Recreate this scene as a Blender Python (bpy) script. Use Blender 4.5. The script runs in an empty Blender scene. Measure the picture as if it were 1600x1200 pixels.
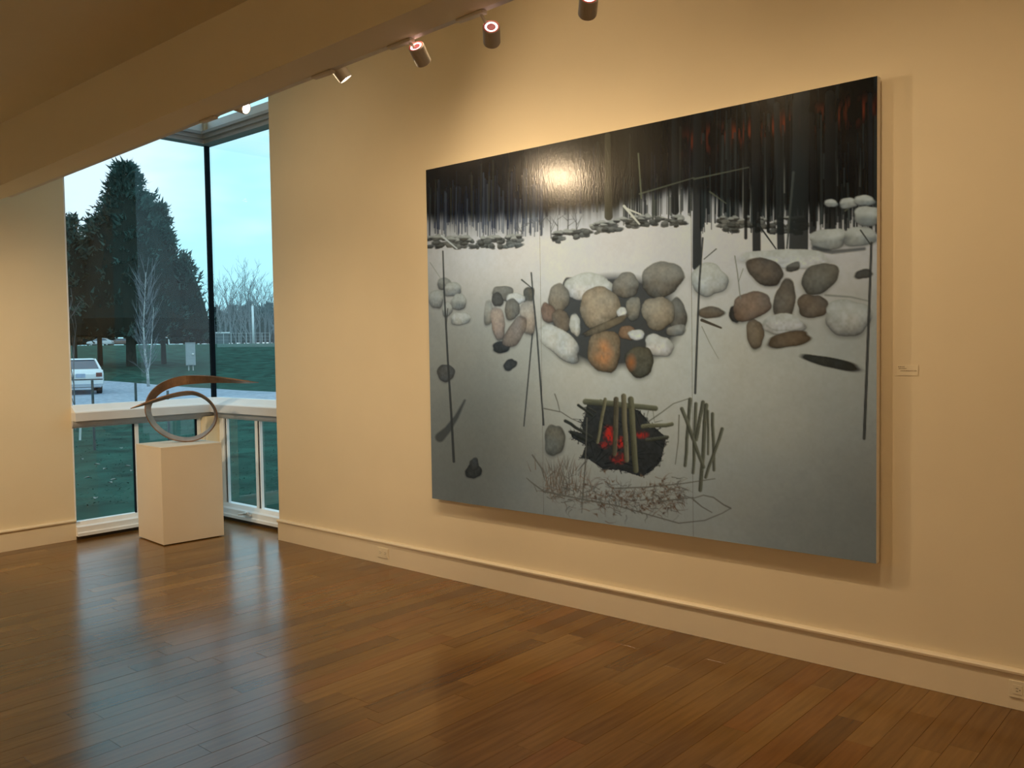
import bpy, bmesh, math, random
import numpy as np
from mathutils import Vector, Matrix

# ------------------------------------------------------------------ camera
F_PX = 1376.64
YAW, PITCH, ROLL = math.radians(41.237), math.radians(2.417), math.radians(0.872)
CAM = np.array([7.552, -4.119, 1.55])
_fw = np.array([-math.sin(YAW)*math.cos(PITCH), math.cos(YAW)*math.cos(PITCH), -math.sin(PITCH)])
_rt0 = np.array([math.cos(YAW), math.sin(YAW), 0.0])
_dn0 = np.cross(_fw, _rt0)
_rt = _rt0*math.cos(ROLL) + _dn0*math.sin(ROLL)
_dn = -_rt0*math.sin(ROLL) + _dn0*math.cos(ROLL)
scene = bpy.context.scene
COL = scene.collection
cd = bpy.data.cameras.new('camera'); cam = bpy.data.objects.new('camera', cd); COL.objects.link(cam)
cd.sensor_width = 36.0; cd.lens = F_PX/1600*36; cd.clip_end = 600
M = Matrix.Identity(4)
for i in range(3):
    M[i][0], M[i][1], M[i][2], M[i][3] = _rt[i], -_dn[i], -_fw[i], CAM[i]
cam.matrix_world = M
scene.camera = cam

# ------------------------------------------------------------------ world, exposure
SKY_STRENGTH = 1.0
w = bpy.data.worlds.new('World'); scene.world = w; w.use_nodes = True
nt = w.node_tree; nt.nodes.clear()
out = nt.nodes.new('ShaderNodeOutputWorld'); bg = nt.nodes.new('ShaderNodeBackground')
tc = nt.nodes.new('ShaderNodeTexCoord'); mp = nt.nodes.new('ShaderNodeMapping')
mp.inputs['Scale'].default_value = (1, 1, 3.2)
nz = nt.nodes.new('ShaderNodeTexNoise'); nz.inputs['Scale'].default_value = 2.6; nz.inputs['Detail'].default_value = 4
rp = nt.nodes.new('ShaderNodeValToRGB')
rp.color_ramp.elements[0].position = 0.40; rp.color_ramp.elements[0].color = (0.55, 1.06, 1.22, 1)
rp.color_ramp.elements[1].position = 0.58; rp.color_ramp.elements[1].color = (0.92, 1.14, 1.28, 1)
nt.links.new(tc.outputs['Generated'], mp.inputs['Vector']); nt.links.new(mp.outputs[0], nz.inputs['Vector'])
nt.links.new(nz.outputs['Fac'], rp.inputs['Fac']); nt.links.new(rp.outputs[0], bg.inputs['Color'])
bg.inputs['Strength'].default_value = SKY_STRENGTH
nt.links.new(bg.outputs[0], out.inputs[0])
vs = scene.view_settings
vs.view_transform = 'Standard'; vs.look = 'None'; vs.exposure = 0.0; vs.gamma = 1.0; vs.use_curve_mapping = False
scene.cycles.max_bounces = 10; scene.cycles.diffuse_bounces = 6; scene.cycles.transparent_max_bounces = 16
scene.cycles.caustics_reflective = False; scene.cycles.caustics_refractive = False
LAMP_COL = (1.0, 0.735, 0.45)
P_ART, P_GLARE, P_WASH, P_ROOM = 14, 70, 60, 300      # watts of the picture lamps, the lamp by the window, the wall washers, the room and fill lamps

# ------------------------------------------------------------------ helpers
def proj(p):
    d = np.array(p, float) - CAM; z = d @ _fw
    return 800 + F_PX*(d @ _rt)/z, 600 + F_PX*(d @ _dn)/z
def ray(px, py):
    return _fw + _rt*(px-800)/F_PX + _dn*(py-600)/F_PX
def cast(px, py, ax, val):
    d = ray(px, py); return CAM + d*(val-CAM[ax])/d[ax]

def nodemat(name, rgb, rough=0.6, metal=0.0, spec=0.5, var=0.06, scale=8.0, stretch=(1, 1, 1), bump=0.0, bscale=60.0, coords='Object', emit=None, estr=0.0):
    m = bpy.data.materials.new(name); m.use_nodes = True
    n = m.node_tree; b = n.nodes['Principled BSDF']
    b.inputs['Roughness'].default_value = rough; b.inputs['Metallic'].default_value = metal
    b.inputs['Specular IOR Level'].default_value = spec
    t = n.nodes.new('ShaderNodeTexCoord'); mpn = n.nodes.new('ShaderNodeMapping'); mpn.inputs['Scale'].default_value = stretch
    n.links.new(t.outputs[coords], mpn.inputs[0])
    z = n.nodes.new('ShaderNodeTexNoise'); z.inputs['Scale'].default_value = scale; z.inputs['Detail'].default_value = 5
    n.links.new(mpn.outputs[0], z.inputs['Vector'])
    r = n.nodes.new('ShaderNodeValToRGB')
    r.color_ramp.elements[0].position = 0.3; r.color_ramp.elements[1].position = 0.7
    lo = [max(0, c*(1-var)) for c in rgb]; hi = [min(1, c*(1+var)) for c in rgb]
    r.color_ramp.elements[0].color = (*lo, 1); r.color_ramp.elements[1].color = (*hi, 1)
    n.links.new(z.outputs['Fac'], r.inputs['Fac']); n.links.new(r.outputs[0], b.inputs['Base Color'])
    if bump > 0:
        z2 = n.nodes.new('ShaderNodeTexNoise'); z2.inputs['Scale'].default_value = bscale; z2.inputs['Detail'].default_value = 3
        n.links.new(mpn.outputs[0], z2.inputs['Vector'])
        bp = n.nodes.new('ShaderNodeBump'); bp.inputs['Strength'].default_value = bump; bp.inputs['Distance'].default_value = 0.002
        n.links.new(z2.outputs['Fac'], bp.inputs['Height']); n.links.new(bp.outputs[0], b.inputs['Normal'])
    if emit:
        b.inputs['Emission Color'].default_value = (*emit, 1); b.inputs['Emission Strength'].default_value = estr
    return m

class MB:
    def __init__(self): self.v = []; self.f = []; self.mi = []
    def add(self, vs_, fs_, mi=0):
        o = len(self.v); self.v += [tuple(float(c) for c in p) for p in vs_]
        self.f += [tuple(i+o for i in f) for f in fs_]; self.mi += [mi]*len(fs_)
        return self
    def box(self, a, b, mi=0):
        x0, y0, z0 = a; x1, y1, z1 = b
        return self.add([(x0,y0,z0),(x1,y0,z0),(x1,y1,z0),(x0,y1,z0),(x0,y0,z1),(x1,y0,z1),(x1,y1,z1),(x0,y1,z1)],
                        [(0,3,2,1),(4,5,6,7),(0,1,5,4),(1,2,6,5),(2,3,7,6),(3,0,4,7)], mi)
    def tube(self, p0, p1, r0, r1=None, n=8, caps=True, mi=0):
        r1 = r0 if r1 is None else r1
        p0 = Vector(p0); p1 = Vector(p1); d = (p1-p0).normalized()
        u = d.orthogonal().normalized(); v = d.cross(u)
        vs_ = []
        for p, r in ((p0, r0), (p1, r1)):
            for k in range(n):
                a = 2*math.pi*k/n; vs_.append(p + u*(r*math.cos(a)) + v*(r*math.sin(a)))
        fs_ = [(k, (k+1) % n, n+(k+1) % n, n+k) for k in range(n)]
        if caps: fs_ += [tuple(range(n-1, -1, -1)), tuple(range(n, 2*n))]
        return self.add(vs_, fs_, mi)
    def lathe(self, p0, axis, prof, n=24, mi=0):
        """prof: list of (along, radius)"""
        p0 = Vector(p0); d = Vector(axis).normalized(); u = d.orthogonal().normalized(); v = d.cross(u)
        vs_ = []
        for a_, r in prof:
            for k in range(n):
                t = 2*math.pi*k/n; vs_.append(p0 + d*a_ + u*(r*math.cos(t)) + v*(r*math.sin(t)))
        fs_ = []
        for i in range(len(prof)-1):
            for k in range(n):
                fs_.append((i*n+k, i*n+(k+1) % n, (i+1)*n+(k+1) % n, (i+1)*n+k))
        return self.add(vs_, fs_, mi)
    def build(self, name, mats, parent=None, smooth=False, bevel=0.0):
        me = bpy.data.meshes.new(name); me.from_pydata(self.v, [], self.f)
        for m in (mats if isinstance(mats, (list, tuple)) else [mats]): me.materials.append(m)
        if any(self.mi): me.polygons.foreach_set('material_index', self.mi)
        if smooth: me.polygons.foreach_set('use_smooth', [True]*len(me.polygons))
        bm = bmesh.new(); bm.from_mesh(me); bmesh.ops.recalc_face_normals(bm, faces=bm.faces); bm.to_mesh(me); bm.free()
        me.update()
        o = bpy.data.objects.new(name, me); COL.objects.link(o)
        if parent is not None: o.parent = parent
        if bevel > 0:
            bv = o.modifiers.new('bevel', 'BEVEL'); bv.width = bevel; bv.segments = 2; bv.limit_method = 'ANGLE'
        return o

def empty(name, loc=(0, 0, 0)):
    o = bpy.data.objects.new(name, None); COL.objects.link(o); o.location = loc; o.empty_display_size = 0.1
    return o
def tag(o, label, cat, group=None, kind=None):
    o['label'] = label; o['category'] = cat
    if group: o['group'] = group
    if kind: o['kind'] = kind
    return o
def struct(o, label=None):
    o['kind'] = 'structure'
    if label: o['label'] = label
    return o
def adopt(parent, o):
    """parent keeps the child where it is (children are modelled in world space)"""
    o.parent = parent; o.matrix_parent_inverse = Matrix.Translation(parent.location).inverted()
    return o

# ------------------------------------------------------------------ materials
MT = {}
MT['wall'] = nodemat('wall_paint', (0.80, 0.71, 0.53), 0.75, spec=0.25, var=0.015, scale=3, bump=0.12, bscale=220)
MT['ceil'] = nodemat('ceiling_paint', (0.78, 0.70, 0.53), 0.8, spec=0.2, var=0.015, scale=3)
MT['trim'] = nodemat('window_frame_paint', (0.86, 0.90, 0.95), 0.4, var=0.02, scale=6)
MT['base'] = nodemat('baseboard_paint', (0.81, 0.72, 0.55), 0.5, var=0.015, scale=5)
MT['post'] = nodemat('post_paint', (0.82, 0.72, 0.52), 0.6, var=0.02, scale=5)
MT['gasket'] = nodemat('black_gasket', (0.004, 0.008, 0.013), 0.7, spec=0.1, var=0.2, scale=30)
MT['plinth'] = nodemat('plinth_paint', (0.72, 0.64, 0.52), 0.6, spec=0.3, var=0.015, scale=4, bump=0.05, bscale=150)
MT['gap'] = nodemat('shadow_gap', (0.05, 0.035, 0.02), 0.8, var=0.1)
MT['lampbody'] = nodemat('lamp_housing', (0.42, 0.38, 0.33), 0.5, var=0.03, scale=20)
MT['track'] = nodemat('track_aluminium', (0.62, 0.57, 0.5), 0.5, var=0.03, scale=20)
MT['lens'] = nodemat('lamp_lens', (1, 0.9, 0.8), 0.3, emit=(1.0, 0.86, 0.70), estr=14)
MT['ring'] = nodemat('lamp_ring', (1, 0.8, 0.8), 0.3, emit=(1.0, 0.72, 0.66), estr=4)
MT['rim'] = nodemat('lamp_rim', (0.5, 0.12, 0.10), 0.4, emit=(0.55, 0.10, 0.09), estr=0.35)
MT['core'] = nodemat('lamp_core', (0.3, 0.08, 0.09), 0.4, emit=(0.42, 0.08, 0.10), estr=0.5)
MT['plate'] = nodemat('outlet_plastic', (0.80, 0.72, 0.55), 0.35, var=0.01)
MT['slot'] = nodemat('outlet_slot', (0.05, 0.04, 0.03), 0.6)
MT['handle'] = nodemat('handle_metal', (0.8, 0.8, 0.8), 0.3, metal=0.3, var=0.03)
MT['sub'] = nodemat('subfloor', (0.07, 0.035, 0.015), 0.8, var=0.1)

def glassmat(name, tint=(0.95, 0.985, 0.985), refl=1.0):
    m = bpy.data.materials.new(name); m.use_nodes = True; n = m.node_tree; n.nodes.clear()
    o = n.nodes.new('ShaderNodeOutputMaterial'); mix = n.nodes.new('ShaderNodeMixShader')
    tr = n.nodes.new('ShaderNodeBsdfTransparent'); tr.inputs[0].default_value = (*tint, 1)
    gl = n.nodes.new('ShaderNodeBsdfGlossy'); gl.inputs['Roughness'].default_value = 0.0
    gl.inputs['Color'].default_value = (refl, refl, refl, 1)
    fr = n.nodes.new('ShaderNodeFresnel'); fr.inputs['IOR'].default_value = 1.5
    ge = n.nodes.new('ShaderNodeNewGeometry'); inv = n.nodes.new('ShaderNodeMath'); inv.operation = 'SUBTRACT'; inv.inputs[0].default_value = 1.0
    n.links.new(ge.outputs['Backfacing'], inv.inputs[1]); mu = n.nodes.new('ShaderNodeMath'); mu.operation = 'MULTIPLY'   # the inner face of the pane adds no second mirror
    n.links.new(fr.outputs[0], mu.inputs[0]); n.links.new(inv.outputs[0], mu.inputs[1]); n.links.new(mu.outputs[0], mix.inputs[0]); n.links.new(tr.outputs[0], mix.inputs[1]); n.links.new(gl.outputs[0], mix.inputs[2])
    n.links.new(mix.outputs[0], o.inputs[0]); return m
MT['glass'] = glassmat('window_glass')
MT['carglass'] = nodemat('car_glass', (0.05, 0.08, 0.12), 0.08, spec=0.8)

# ------------------------------------------------------------------ floor of planks
XE, YC, YL = 1.386, 0.245, -1.05      # wall end, window line, back wall end at the corner window
RX1, RY0 = 10.5, -7.5                 # far ends of the room
floor = MB().box((-0.3, RY0, -0.12), (RX1, 0.3, -0.022)).build('floor', MT['sub'])
struct(floor, 'oiled oak strip floor running towards the painting wall')
def woodmat(i, rgb):
    m = nodemat('oak_plank_%d' % i, rgb, 0.20, spec=0.42, var=0.16, scale=5.0, stretch=(9, 0.7, 9), bump=0.05, bscale=9, coords='Generated')
    n = m.node_tree
    # grain runs along the plank: world position based
    geo = n.nodes.new('ShaderNodeNewGeometry')
    mpn = [x for x in n.nodes if x.type == 'MAPPING'][0]
    add = n.nodes.new('ShaderNodeVectorMath'); add.operation = 'ADD'; add.inputs[1].default_value = (i*3.7, i*11.3, i*1.9)
    n.links.new(geo.outputs['Position'], add.inputs[0]); n.links.new(add.outputs[0], mpn.inputs[0])
    mpn.inputs['Scale'].default_value = (9, 0.6, 9)
    return m
WOOD_RGB = [(0.180, 0.090, 0.019), (0.154, 0.074, 0.016), (0.207, 0.106, 0.026), (0.119, 0.053, 0.011), (0.172, 0.083, 0.018), (0.251, 0.134, 0.037), (0.189, 0.081, 0.017), (0.154, 0.077, 0.018)]
WOOD = [woodmat(i, c) for i, c in enumerate(WOOD_RGB)]
WOODW = [6, 6, 4, 2.5, 6, 1.6, 4, 4]
rng = random.Random(11)
PW = 0.1075
planks = []
nrow = int((RX1+0.06)/PW)+1
for r in range(nrow):
    x0 = -0.055 + r*PW; x1 = x0 + PW
    yend = 0.29 if x1 < XE else -0.002
    y = yend; first = True
    while y > RY0:
        L = rng.uniform(0.45, 1.75)
        if first: L *= rng.uniform(0.3, 1.0); first = False
        ya = max(RY0, y-L)
        if ya - RY0 < 0.25: ya = RY0
        planks.append((x0, x1, ya, y, rng.choices(range(8), WOODW)[0], rng.uniform(-0.0004, 0.0004)))
        y = ya
def plank_mesh(mb, p, mi=0):
    x0, x1, ya, yb, m, dz = p; g = 0.0003; c = 0.0007; zt = dz
    x0 += g; x1 -= g; ya += g; yb -= g
    mb.add([(x0,ya,-0.02),(x1,ya,-0.02),(x1,yb,-0.02),(x0,yb,-0.02),
            (x0,ya,zt-c),(x1,ya,zt-c),(x1,yb,zt-c),(x0,yb,zt-c),
            (x0+c,ya+c,zt),(x1-c,ya+c,zt),(x1-c,yb-c,zt),(x0+c,yb-c,zt)],
           [(0,3,2,1),(0,1,5,4),(1,2,6,5),(2,3,7,6),(3,0,4,7),(4,5,9,8),(5,6,10,9),(6,7,11,10),(7,4,8,11),(8,9,10,11)], mi)
def vis_area(p):
    x0, x1, ya, yb, _, _ = p
    n = 0
    for fy in np.linspace(0.05, 0.95, 7):
        q = ((x0+x1)/2, ya+(yb-ya)*fy, 0)
        if (np.array(q)-CAM) @ _fw < 0.3: continue
        a, b = proj(q)
        if -10 < a < 1610 and 0 < b < 1210: n += (yb-ya)/max(0.5, (np.array(q)-CAM) @ _fw)**3
    return n
planks = sorted(planks, key=lambda p: -vis_area(p))
nvis = sum(1 for p in planks if vis_area(p) > 0)
NP = min(300, nvis)
for p in planks[:NP]:
    mb = MB(); plank_mesh(mb, p); mb.build('plank', WOOD[p[4]], floor)
mb = MB()
for p in planks[NP:]: plank_mesh(mb, p, p[4])
rest = mb.build('plank_field', WOOD, floor); rest['kind'] = 'stuff'

# ------------------------------------------------------------------ walls, ceiling, bulkhead
ZTOP = 4.6
struct(MB().box((XE, 0.0, -0.02), (RX1, 0.26, ZTOP)).build('wall_right', MT['wall']), 'cream painted gallery wall that carries the big painting')
wb = MB()
W3 = (-6.4, -3.5, 0.15, 2.75)      # opening for the added fill window, left of the frame
wb.box((-0.25, W3[1], -0.02), (0.0, YL, ZTOP)); wb.box((-0.25, RY0, -0.02), (0.0, W3[0], ZTOP))
wb.box((-0.25, W3[0], -0.02), (0.0, W3[1], W3[2])); wb.box((-0.25, W3[0], W3[3]), (0.0, W3[1], ZTOP))
struct(wb.build('wall_back', MT['wall']), 'cream painted back wall left of the corner window')
struct(MB().box((RX1, RY0, -0.02), (RX1+0.2, 0.26, ZTOP)).build('wall_front', MT['wall']))
struct(MB().box((-0.25, RY0-0.2, -0.02), (RX1+0.2, RY0, ZTOP)).build('wall_left', MT['wall']))
ceil = MB().box((-0.25, RY0-0.2, ZTOP), (RX1+0.2, 0.4, ZTOP+0.15)).build('ceiling', MT['ceil'])
struct(ceil, 'high ceiling over the painting wall')
def bz(x): return 2.706 + 0.0247*x
BY0, BY1, ZC = -1.80, -1.62, 3.165
mb = MB(); xa, xb_ = 0.0, RX1
mb.add([(xa,BY0,bz(xa)),(xb_,BY0,bz(xb_)),(xb_,BY1,bz(xb_)),(xa,BY1,bz(xa)),(xa,BY0,ZTOP),(xb_,BY0,ZTOP),(xb_,BY1,ZTOP),(xa,BY1,ZTOP)],
       [(0,3,2,1),(4,5,6,7),(0,1,5,4),(1,2,6,5),(2,3,7,6),(3,0,4,7)])
mb.build('bulkhead', MT['ceil'], ceil)
mb = MB()
mb.add([(xa,RY0,ZC-0.02),(xb_,RY0,ZC+0.04),(xb_,BY0,ZC+0.04),(xa,BY0,ZC-0.03),(xa,RY0,ZC+0.12),(xb_,RY0,ZC+0.12),(xb_,BY0,ZC+0.12),(xa,BY0,ZC+0.12)],
       [(0,3,2,1),(4,5,6,7),(0,1,5,4),(1,2,6,5),(2,3,7,6),(3,0,4,7)])
mb.build('lower_ceiling', MT['ceil'], ceil)

# baseboards: board plus a projecting cap bead
def baseboard(name, a, b, nrm, lab):
    a = Vector(a); b = Vector(b); n_ = Vector(nrm)
    def ext(mb, prof):
        vs_ = []
        for p in (a, b):
            for d, z in prof: vs_.append(p + n_*d + Vector((0, 0, z)))
        k = len(prof); fs_ = [(i, (i+1) % k, k+(i+1) % k, k+i) for i in range(k)] + [tuple(range(k)), tuple(range(2*k-1, k-1, -1))]
        mb.add(vs_, fs_)
    m1 = MB(); ext(m1, [(0.0, 0.0), (0.015, 0.0), (0.015, 0.148), (0.0, 0.148)])
    o = m1.build(name, MT['base']); struct(o, lab)
    m2 = MB(); ext(m2, [(0.0, 0.148), (0.021, 0.148), (0.028, 0.154), (0.029, 0.163), (0.022, 0.170), (0.0, 0.172)])
    m2.build('cap_bead', MT['base'], o)
    return o
baseboard('baseboard_right', (XE, -0.0005, 0.0008), (RX1, -0.0005, 0.0008), (0, -1, 0), 'cream baseboard with cap bead under the painting')
baseboard('baseboard_back', (0.0005, W3[1]-0.0, 0.0008), (0.0005, YL, 0.0008), (1, 0, 0), 'cream baseboard with cap bead left of the corner window')

# ------------------------------------------------------------------ corner window (two windows meeting in a butt joint)
def ext_w1(mb, prof, y0, y1, mitre=True):
    """profile (a inward, z) run along Y on the back wall line X=0"""
    vs_ = [(a, y0, z) for a, z in prof] + [(a, (YC-a if mitre else y1), z) for a, z in prof]
    k = len(prof); mb.add(vs_, [(i, (i+1) % k, k+(i+1) % k, k+i) for i in range(k)] + [tuple(range(k)), tuple(range(2*k-1, k-1, -1))])
def ext_w2(mb, prof, x0, x1, mitre=True):
    vs_ = [((a if mitre else x0), YC-a, z) for a, z in prof] + [(x1, YC-a, z) for a, z in prof]
    k = len(prof); mb.add(vs_, [(i, (i+1) % k, k+(i+1) % k, k+i) for i in range(k)] + [tuple(range(k)), tuple(range(2*k-1, k-1, -1))])
w1 = empty('window_1', (0, -0.4, 0)); struct(w1, 'tall corner window on the left with a white rail behind the sculpture')
w2 = empty('window_2', (0.7, YC, 0)); struct(w2, 'narrow right-hand return of the corner window beside the painting wall')
X2 = XE + 0.12
PROFILES = {
    'lower_sill': [(-0.06,0.03),(0.055,0.03),(0.055,0.055),(0.04,0.062),(0.04,0.105),(0.012,0.115),(0.0,0.145),(-0.06,0.145)],
    'sill_shadow': [(-0.06,0.0005),(0.03,0.0005),(0.03,0.03),(-0.06,0.03)],  # dark board painted as the shadow under the sill
    'rail_top': [(-0.06,1.058),(0.075,1.058),(0.072,1.066),(0.05,1.078),(-0.005,1.12),(-0.06,1.12)],
    'rail_board': [(-0.06,0.99),(0.085,0.99),(0.085,1.058),(-0.06,1.058)],
    'rail_lip': [(-0.06,0.928),(0.0,0.928),(0.02,0.945),(0.03,0.965),(0.03,0.99),(-0.06,0.99)],
    'head_frame': [(-0.06,3.457),(0.05,3.457),(0.05,3.495),(0.075,3.495),(0.075,3.53),(0.10,3.53),(0.10,3.555),(-0.06,3.555)],
    'upper_panel': [(-0.06,3.555),(0.0,3.555),(0.0,3.667),(-0.06,3.667)],
    'upper_head': [(-0.06,4.45),(0.04,4.45),(0.04,ZTOP),(-0.06,ZTOP)],
}
MT['trim_grey'] = nodemat('grey_frame_rail_shade', (0.46, 0.48, 0.53), 0.45, var=0.02); MT['trim_mid'] = nodemat('rail_board_shade', (0.68, 0.70, 0.74), 0.45, var=0.02)  # rail lip and board darkened to carry the shade of the rail bands
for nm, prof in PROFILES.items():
    m = {'sill_shadow': MT['gap'], 'rail_lip': MT['trim_grey'], 'rail_board': MT['trim_mid'], 'head_frame': MT['trim_grey']}.get(nm, MT['trim'])
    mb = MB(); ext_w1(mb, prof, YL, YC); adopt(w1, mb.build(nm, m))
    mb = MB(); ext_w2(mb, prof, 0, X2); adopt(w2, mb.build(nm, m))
def wbox(win, nm, a, b, m, bev=0.0):
    return adopt(win, MB().box(a, b).build(nm, m, bevel=bev))
GX, GY = -0.03, YC+0.03
# lower lights of window 1 : jamb, mullion, jamb at the post
wbox(w1, 'jamb', (-0.055, YL, 0.03), (0.0, YL+0.012, 3.457), MT['trim'])
wbox(w1, 'mullion', (-0.05, -0.515, 0.145), (-0.012, -0.478, 0.928), MT['trim'], 0.003)
wbox(w1, 'gasket', (-0.034, -0.527, 0.145), (-0.014, -0.516, 0.928), MT['gasket'])
wbox(w1, 'jamb', (-0.05, 0.075, 0.145), (-0.005, 0.11, 0.928), MT['trim'], 0.003)
wbox(w1, 'gasket', (-0.034, 0.062, 0.145), (-0.014, 0.074, 0.928), MT['gasket'])
wbox(w1, 'corner_post', (-0.055, 0.112, 0.145), (0.088, 0.30, 0.95), MT['post'], 0.012)
wbox(w1, 'glazing_joint', (-0.041, YC-0.002, 1.10), (-0.016, YC+0.042, 3.46), MT['gasket'])
wbox(w1, 'upper_post', (-0.05, YC-0.03, 3.555), (0.03, YC+0.05, 4.45), MT['post'], 0.004)
# window 2
wbox(w2, 'jamb', (0.092, YC-0.005, 0.145), (0.165, YC+0.05, 0.928), MT['trim'], 0.003)
wbox(w2, 'gasket', (0.168, YC+0.012, 0.145), (0.184, YC+0.034, 0.928), MT['gasket'])
wbox(w2, 'glazing_bead', (0.186, YC+0.010, 0.145), (0.198, YC+0.034, 0.928), MT['trim'])
wbox(w2, 'mullion', (0.665, YC+0.005, 0.145), (0.708, YC+0.05, 0.928), MT['trim'], 0.003)
wbox(w2, 'gasket', (0.710, YC+0.010, 0.145), (0.728, YC+0.034, 0.928), MT['gasket'])
wbox(w2, 'glazing_bead', (0.730, YC+0.008, 0.145), (0.744, YC+0.034, 0.928), MT['trim'])
wbox(w2, 'jamb', (X2-0.03, YC-0.2, 0.03), (X2, YC+0.05, 4.45), MT['trim'])
# panes
for a, b, c, d in ((YL, -0.515, 0.145, 0.928), (-0.478, 0.075, 0.145, 0.928), (YL, GY-0.001, 1.12, 3.457), (YL, GY-0.001, 3.667, 4.45)):
    wbox(w1, 'pane', (GX-0.003, a, c), (GX, b, d), MT['glass'])
for a, b, c, d in ((0.165, 0.665, 0.145, 0.928), (0.708, X2, 0.145, 0.928), (GX, X2, 1.12, 3.457), (GX, X2, 3.667, 4.45)):
    wbox(w2, 'pane', (a, GY, c), (b, GY+0.003, d), MT['glass'])
# crank operator on the right sill
hx = 0.60
mb = MB(); mb.box((hx-0.055, YC-0.062, 0.078), (hx+0.055, YC-0.04, 0.094))
mb.lathe((hx, YC-0.055, 0.094), (0, -0.6, 1), [(0, 0.016), (0.016, 0.014), (0.02, 0.0)], 12)
mb.tube((hx, YC-0.062, 0.106), (hx-0.06, YC-0.072, 0.086), 0.007, 0.006, 8)
mb.tube((hx-0.06, YC-0.072, 0.086), (hx-0.085, YC-0.09, 0.082), 0.008, 0.007, 8)
adopt(w2, mb.build('crank_handle', MT['handle'], smooth=False))
# unseen window added to the back wall for blue fill, left of the frame
w3 = empty('fill_window', (0, -5, 0)); struct(w3, 'wide unseen window added in the back wall for cool fill')
fy0, fy1, fz0, fz1 = W3
mb = MB()
mb.box((-0.2, fy0, fz0), (0.01, fy0+0.06, fz1)); mb.box((-0.2, fy1-0.06, fz0), (0.01, fy1, fz1))
mb.box((-0.2, fy0+0.06, fz0), (0.01, fy1-0.06, fz0+0.06)); mb.box((-0.2, fy0+0.06, fz1-0.06), (0.01, fy1-0.06, fz1))
adopt(w3, mb.build('frame', MT['trim']))
ym = (fy0+fy1)/2
wbox(w3, 'mullion', (-0.1, ym-0.025, fz0+0.06), (-0.02, ym+0.025, fz1-0.06), MT['trim'])
wbox(w3, 'pane', (-0.07, fy0+0.06, fz0+0.06), (-0.066, ym-0.025, fz1-0.06), MT['glass'])
wbox(w3, 'pane', (-0.07, ym+0.025, fz0+0.06), (-0.066, fy1-0.06, fz1-0.06), MT['glass'])

# ------------------------------------------------------------------ painting (three canvas panels)
PX0, PX1, PZ0, PZ1, PY = 3.268, 6.176, 0.542, 2.725, -0.062
SEAMS = [PX0, 4.232, 5.241, PX1]
QUAD = [(665, 265), (1369, 120.5), (1370.5, 879), (676, 780)]   # photo corners tl tr br bl
def homog(src, dst):
    A = []; B = []
    for (u, v), (x, y) in zip(src, dst):
        A += [[u, v, 1, 0, 0, 0, -u*x, -v*x], [0, 0, 0, u, v, 1, -u*y, -v*y]]; B += [x, y]
    h = np.linalg.solve(np.array(A, float), np.array(B, float)); return np.append(h, 1).reshape(3, 3)
HM = homog([(PX0, PZ1), (PX1, PZ1), (PX1, PZ0), (PX0, PZ0)], QUAD)
NC, NR = 800, 660
gx = np.linspace(PX0, PX1, NC); gz = np.linspace(PZ1, PZ0, NR)
GXX, GZZ = np.meshgrid(gx, gz)
ww = HM[2, 0]*GXX + HM[2, 1]*GZZ + HM[2, 2]
U = (HM[0, 0]*GXX + HM[0, 1]*GZZ + HM[0, 2])/ww     # coordinates in the pattern of the picture
V = (HM[1, 0]*GXX + HM[1, 1]*GZZ + HM[1, 2])/ww
nr = np.random.RandomState(4)
def vnoise(sx, sy, seed):
    r = np.random.RandomState(seed); n1, n2 = 64, 64
    g = r.rand(n2+1, n1+1)
    x = (GXX-PX0)/sx % n1; y = (PZ1-GZZ)/sy % n2
    xi = x.astype(int); yi = y.astype(int); fx = x-xi; fy = y-yi
    fx = fx*fx*(3-2*fx); fy = fy*fy*(3-2*fy)
    return (g[yi, xi]*(1-fx)+g[yi, xi+1]*fx)*(1-fy) + (g[yi+1, xi]*(1-fx)+g[yi+1, xi+1]*fx)*fy
def lin(c): c = np.array(c, float)/255; return np.where(c < 0.04045, c/12.92, ((c+0.055)/1.055)**2.4)
def ss(a, b, x): t = np.clip((x-a)/(b-a), 0, 1); return t*t*(3-2*t)
fine = 0.5*vnoise(0.012, 0.012, 1)+0.5*vnoise(0.03, 0.03, 2)
blot = 0.6*vnoise(0.055, 0.045, 61)+0.4*vnoise(0.022, 0.02, 62); blot2 = vnoise(0.07, 0.07, 63)
broad = 0.6*vnoise(0.35, 0.3, 3)+0.4*vnoise(0.12, 0.12, 5)
A_ = np.zeros((NR, NC, 3))
def blend(mask, col):
    global A_
    A_ = A_*(1-mask[..., None]) + np.array(col)*mask[..., None] if np.ndim(col) == 1 else A_*(1-mask[..., None]) + col*mask[..., None]
class Sub:
    """works on the window of the canvas that a stroke touches"""
    def __init__(s, x0, x1, y0, y1):
        m = (U > x0) & (U < x1) & (V > y0) & (V < y1)
        ys = np.flatnonzero(m.any(1)); xs = np.flatnonzero(m.any(0))
        s.ok = len(ys) > 0 and len(xs) > 0
        if s.ok: s.sl = (slice(ys[0], ys[-1]+1), slice(xs[0], xs[-1]+1)); s.u = U[s.sl]; s.v = V[s.sl]
    def put(s, mask, col):
        a = A_[s.sl]; A_[s.sl] = a*(1-mask[..., None]) + (col if np.ndim(col) == 3 else np.array(col))*mask[..., None]
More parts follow.
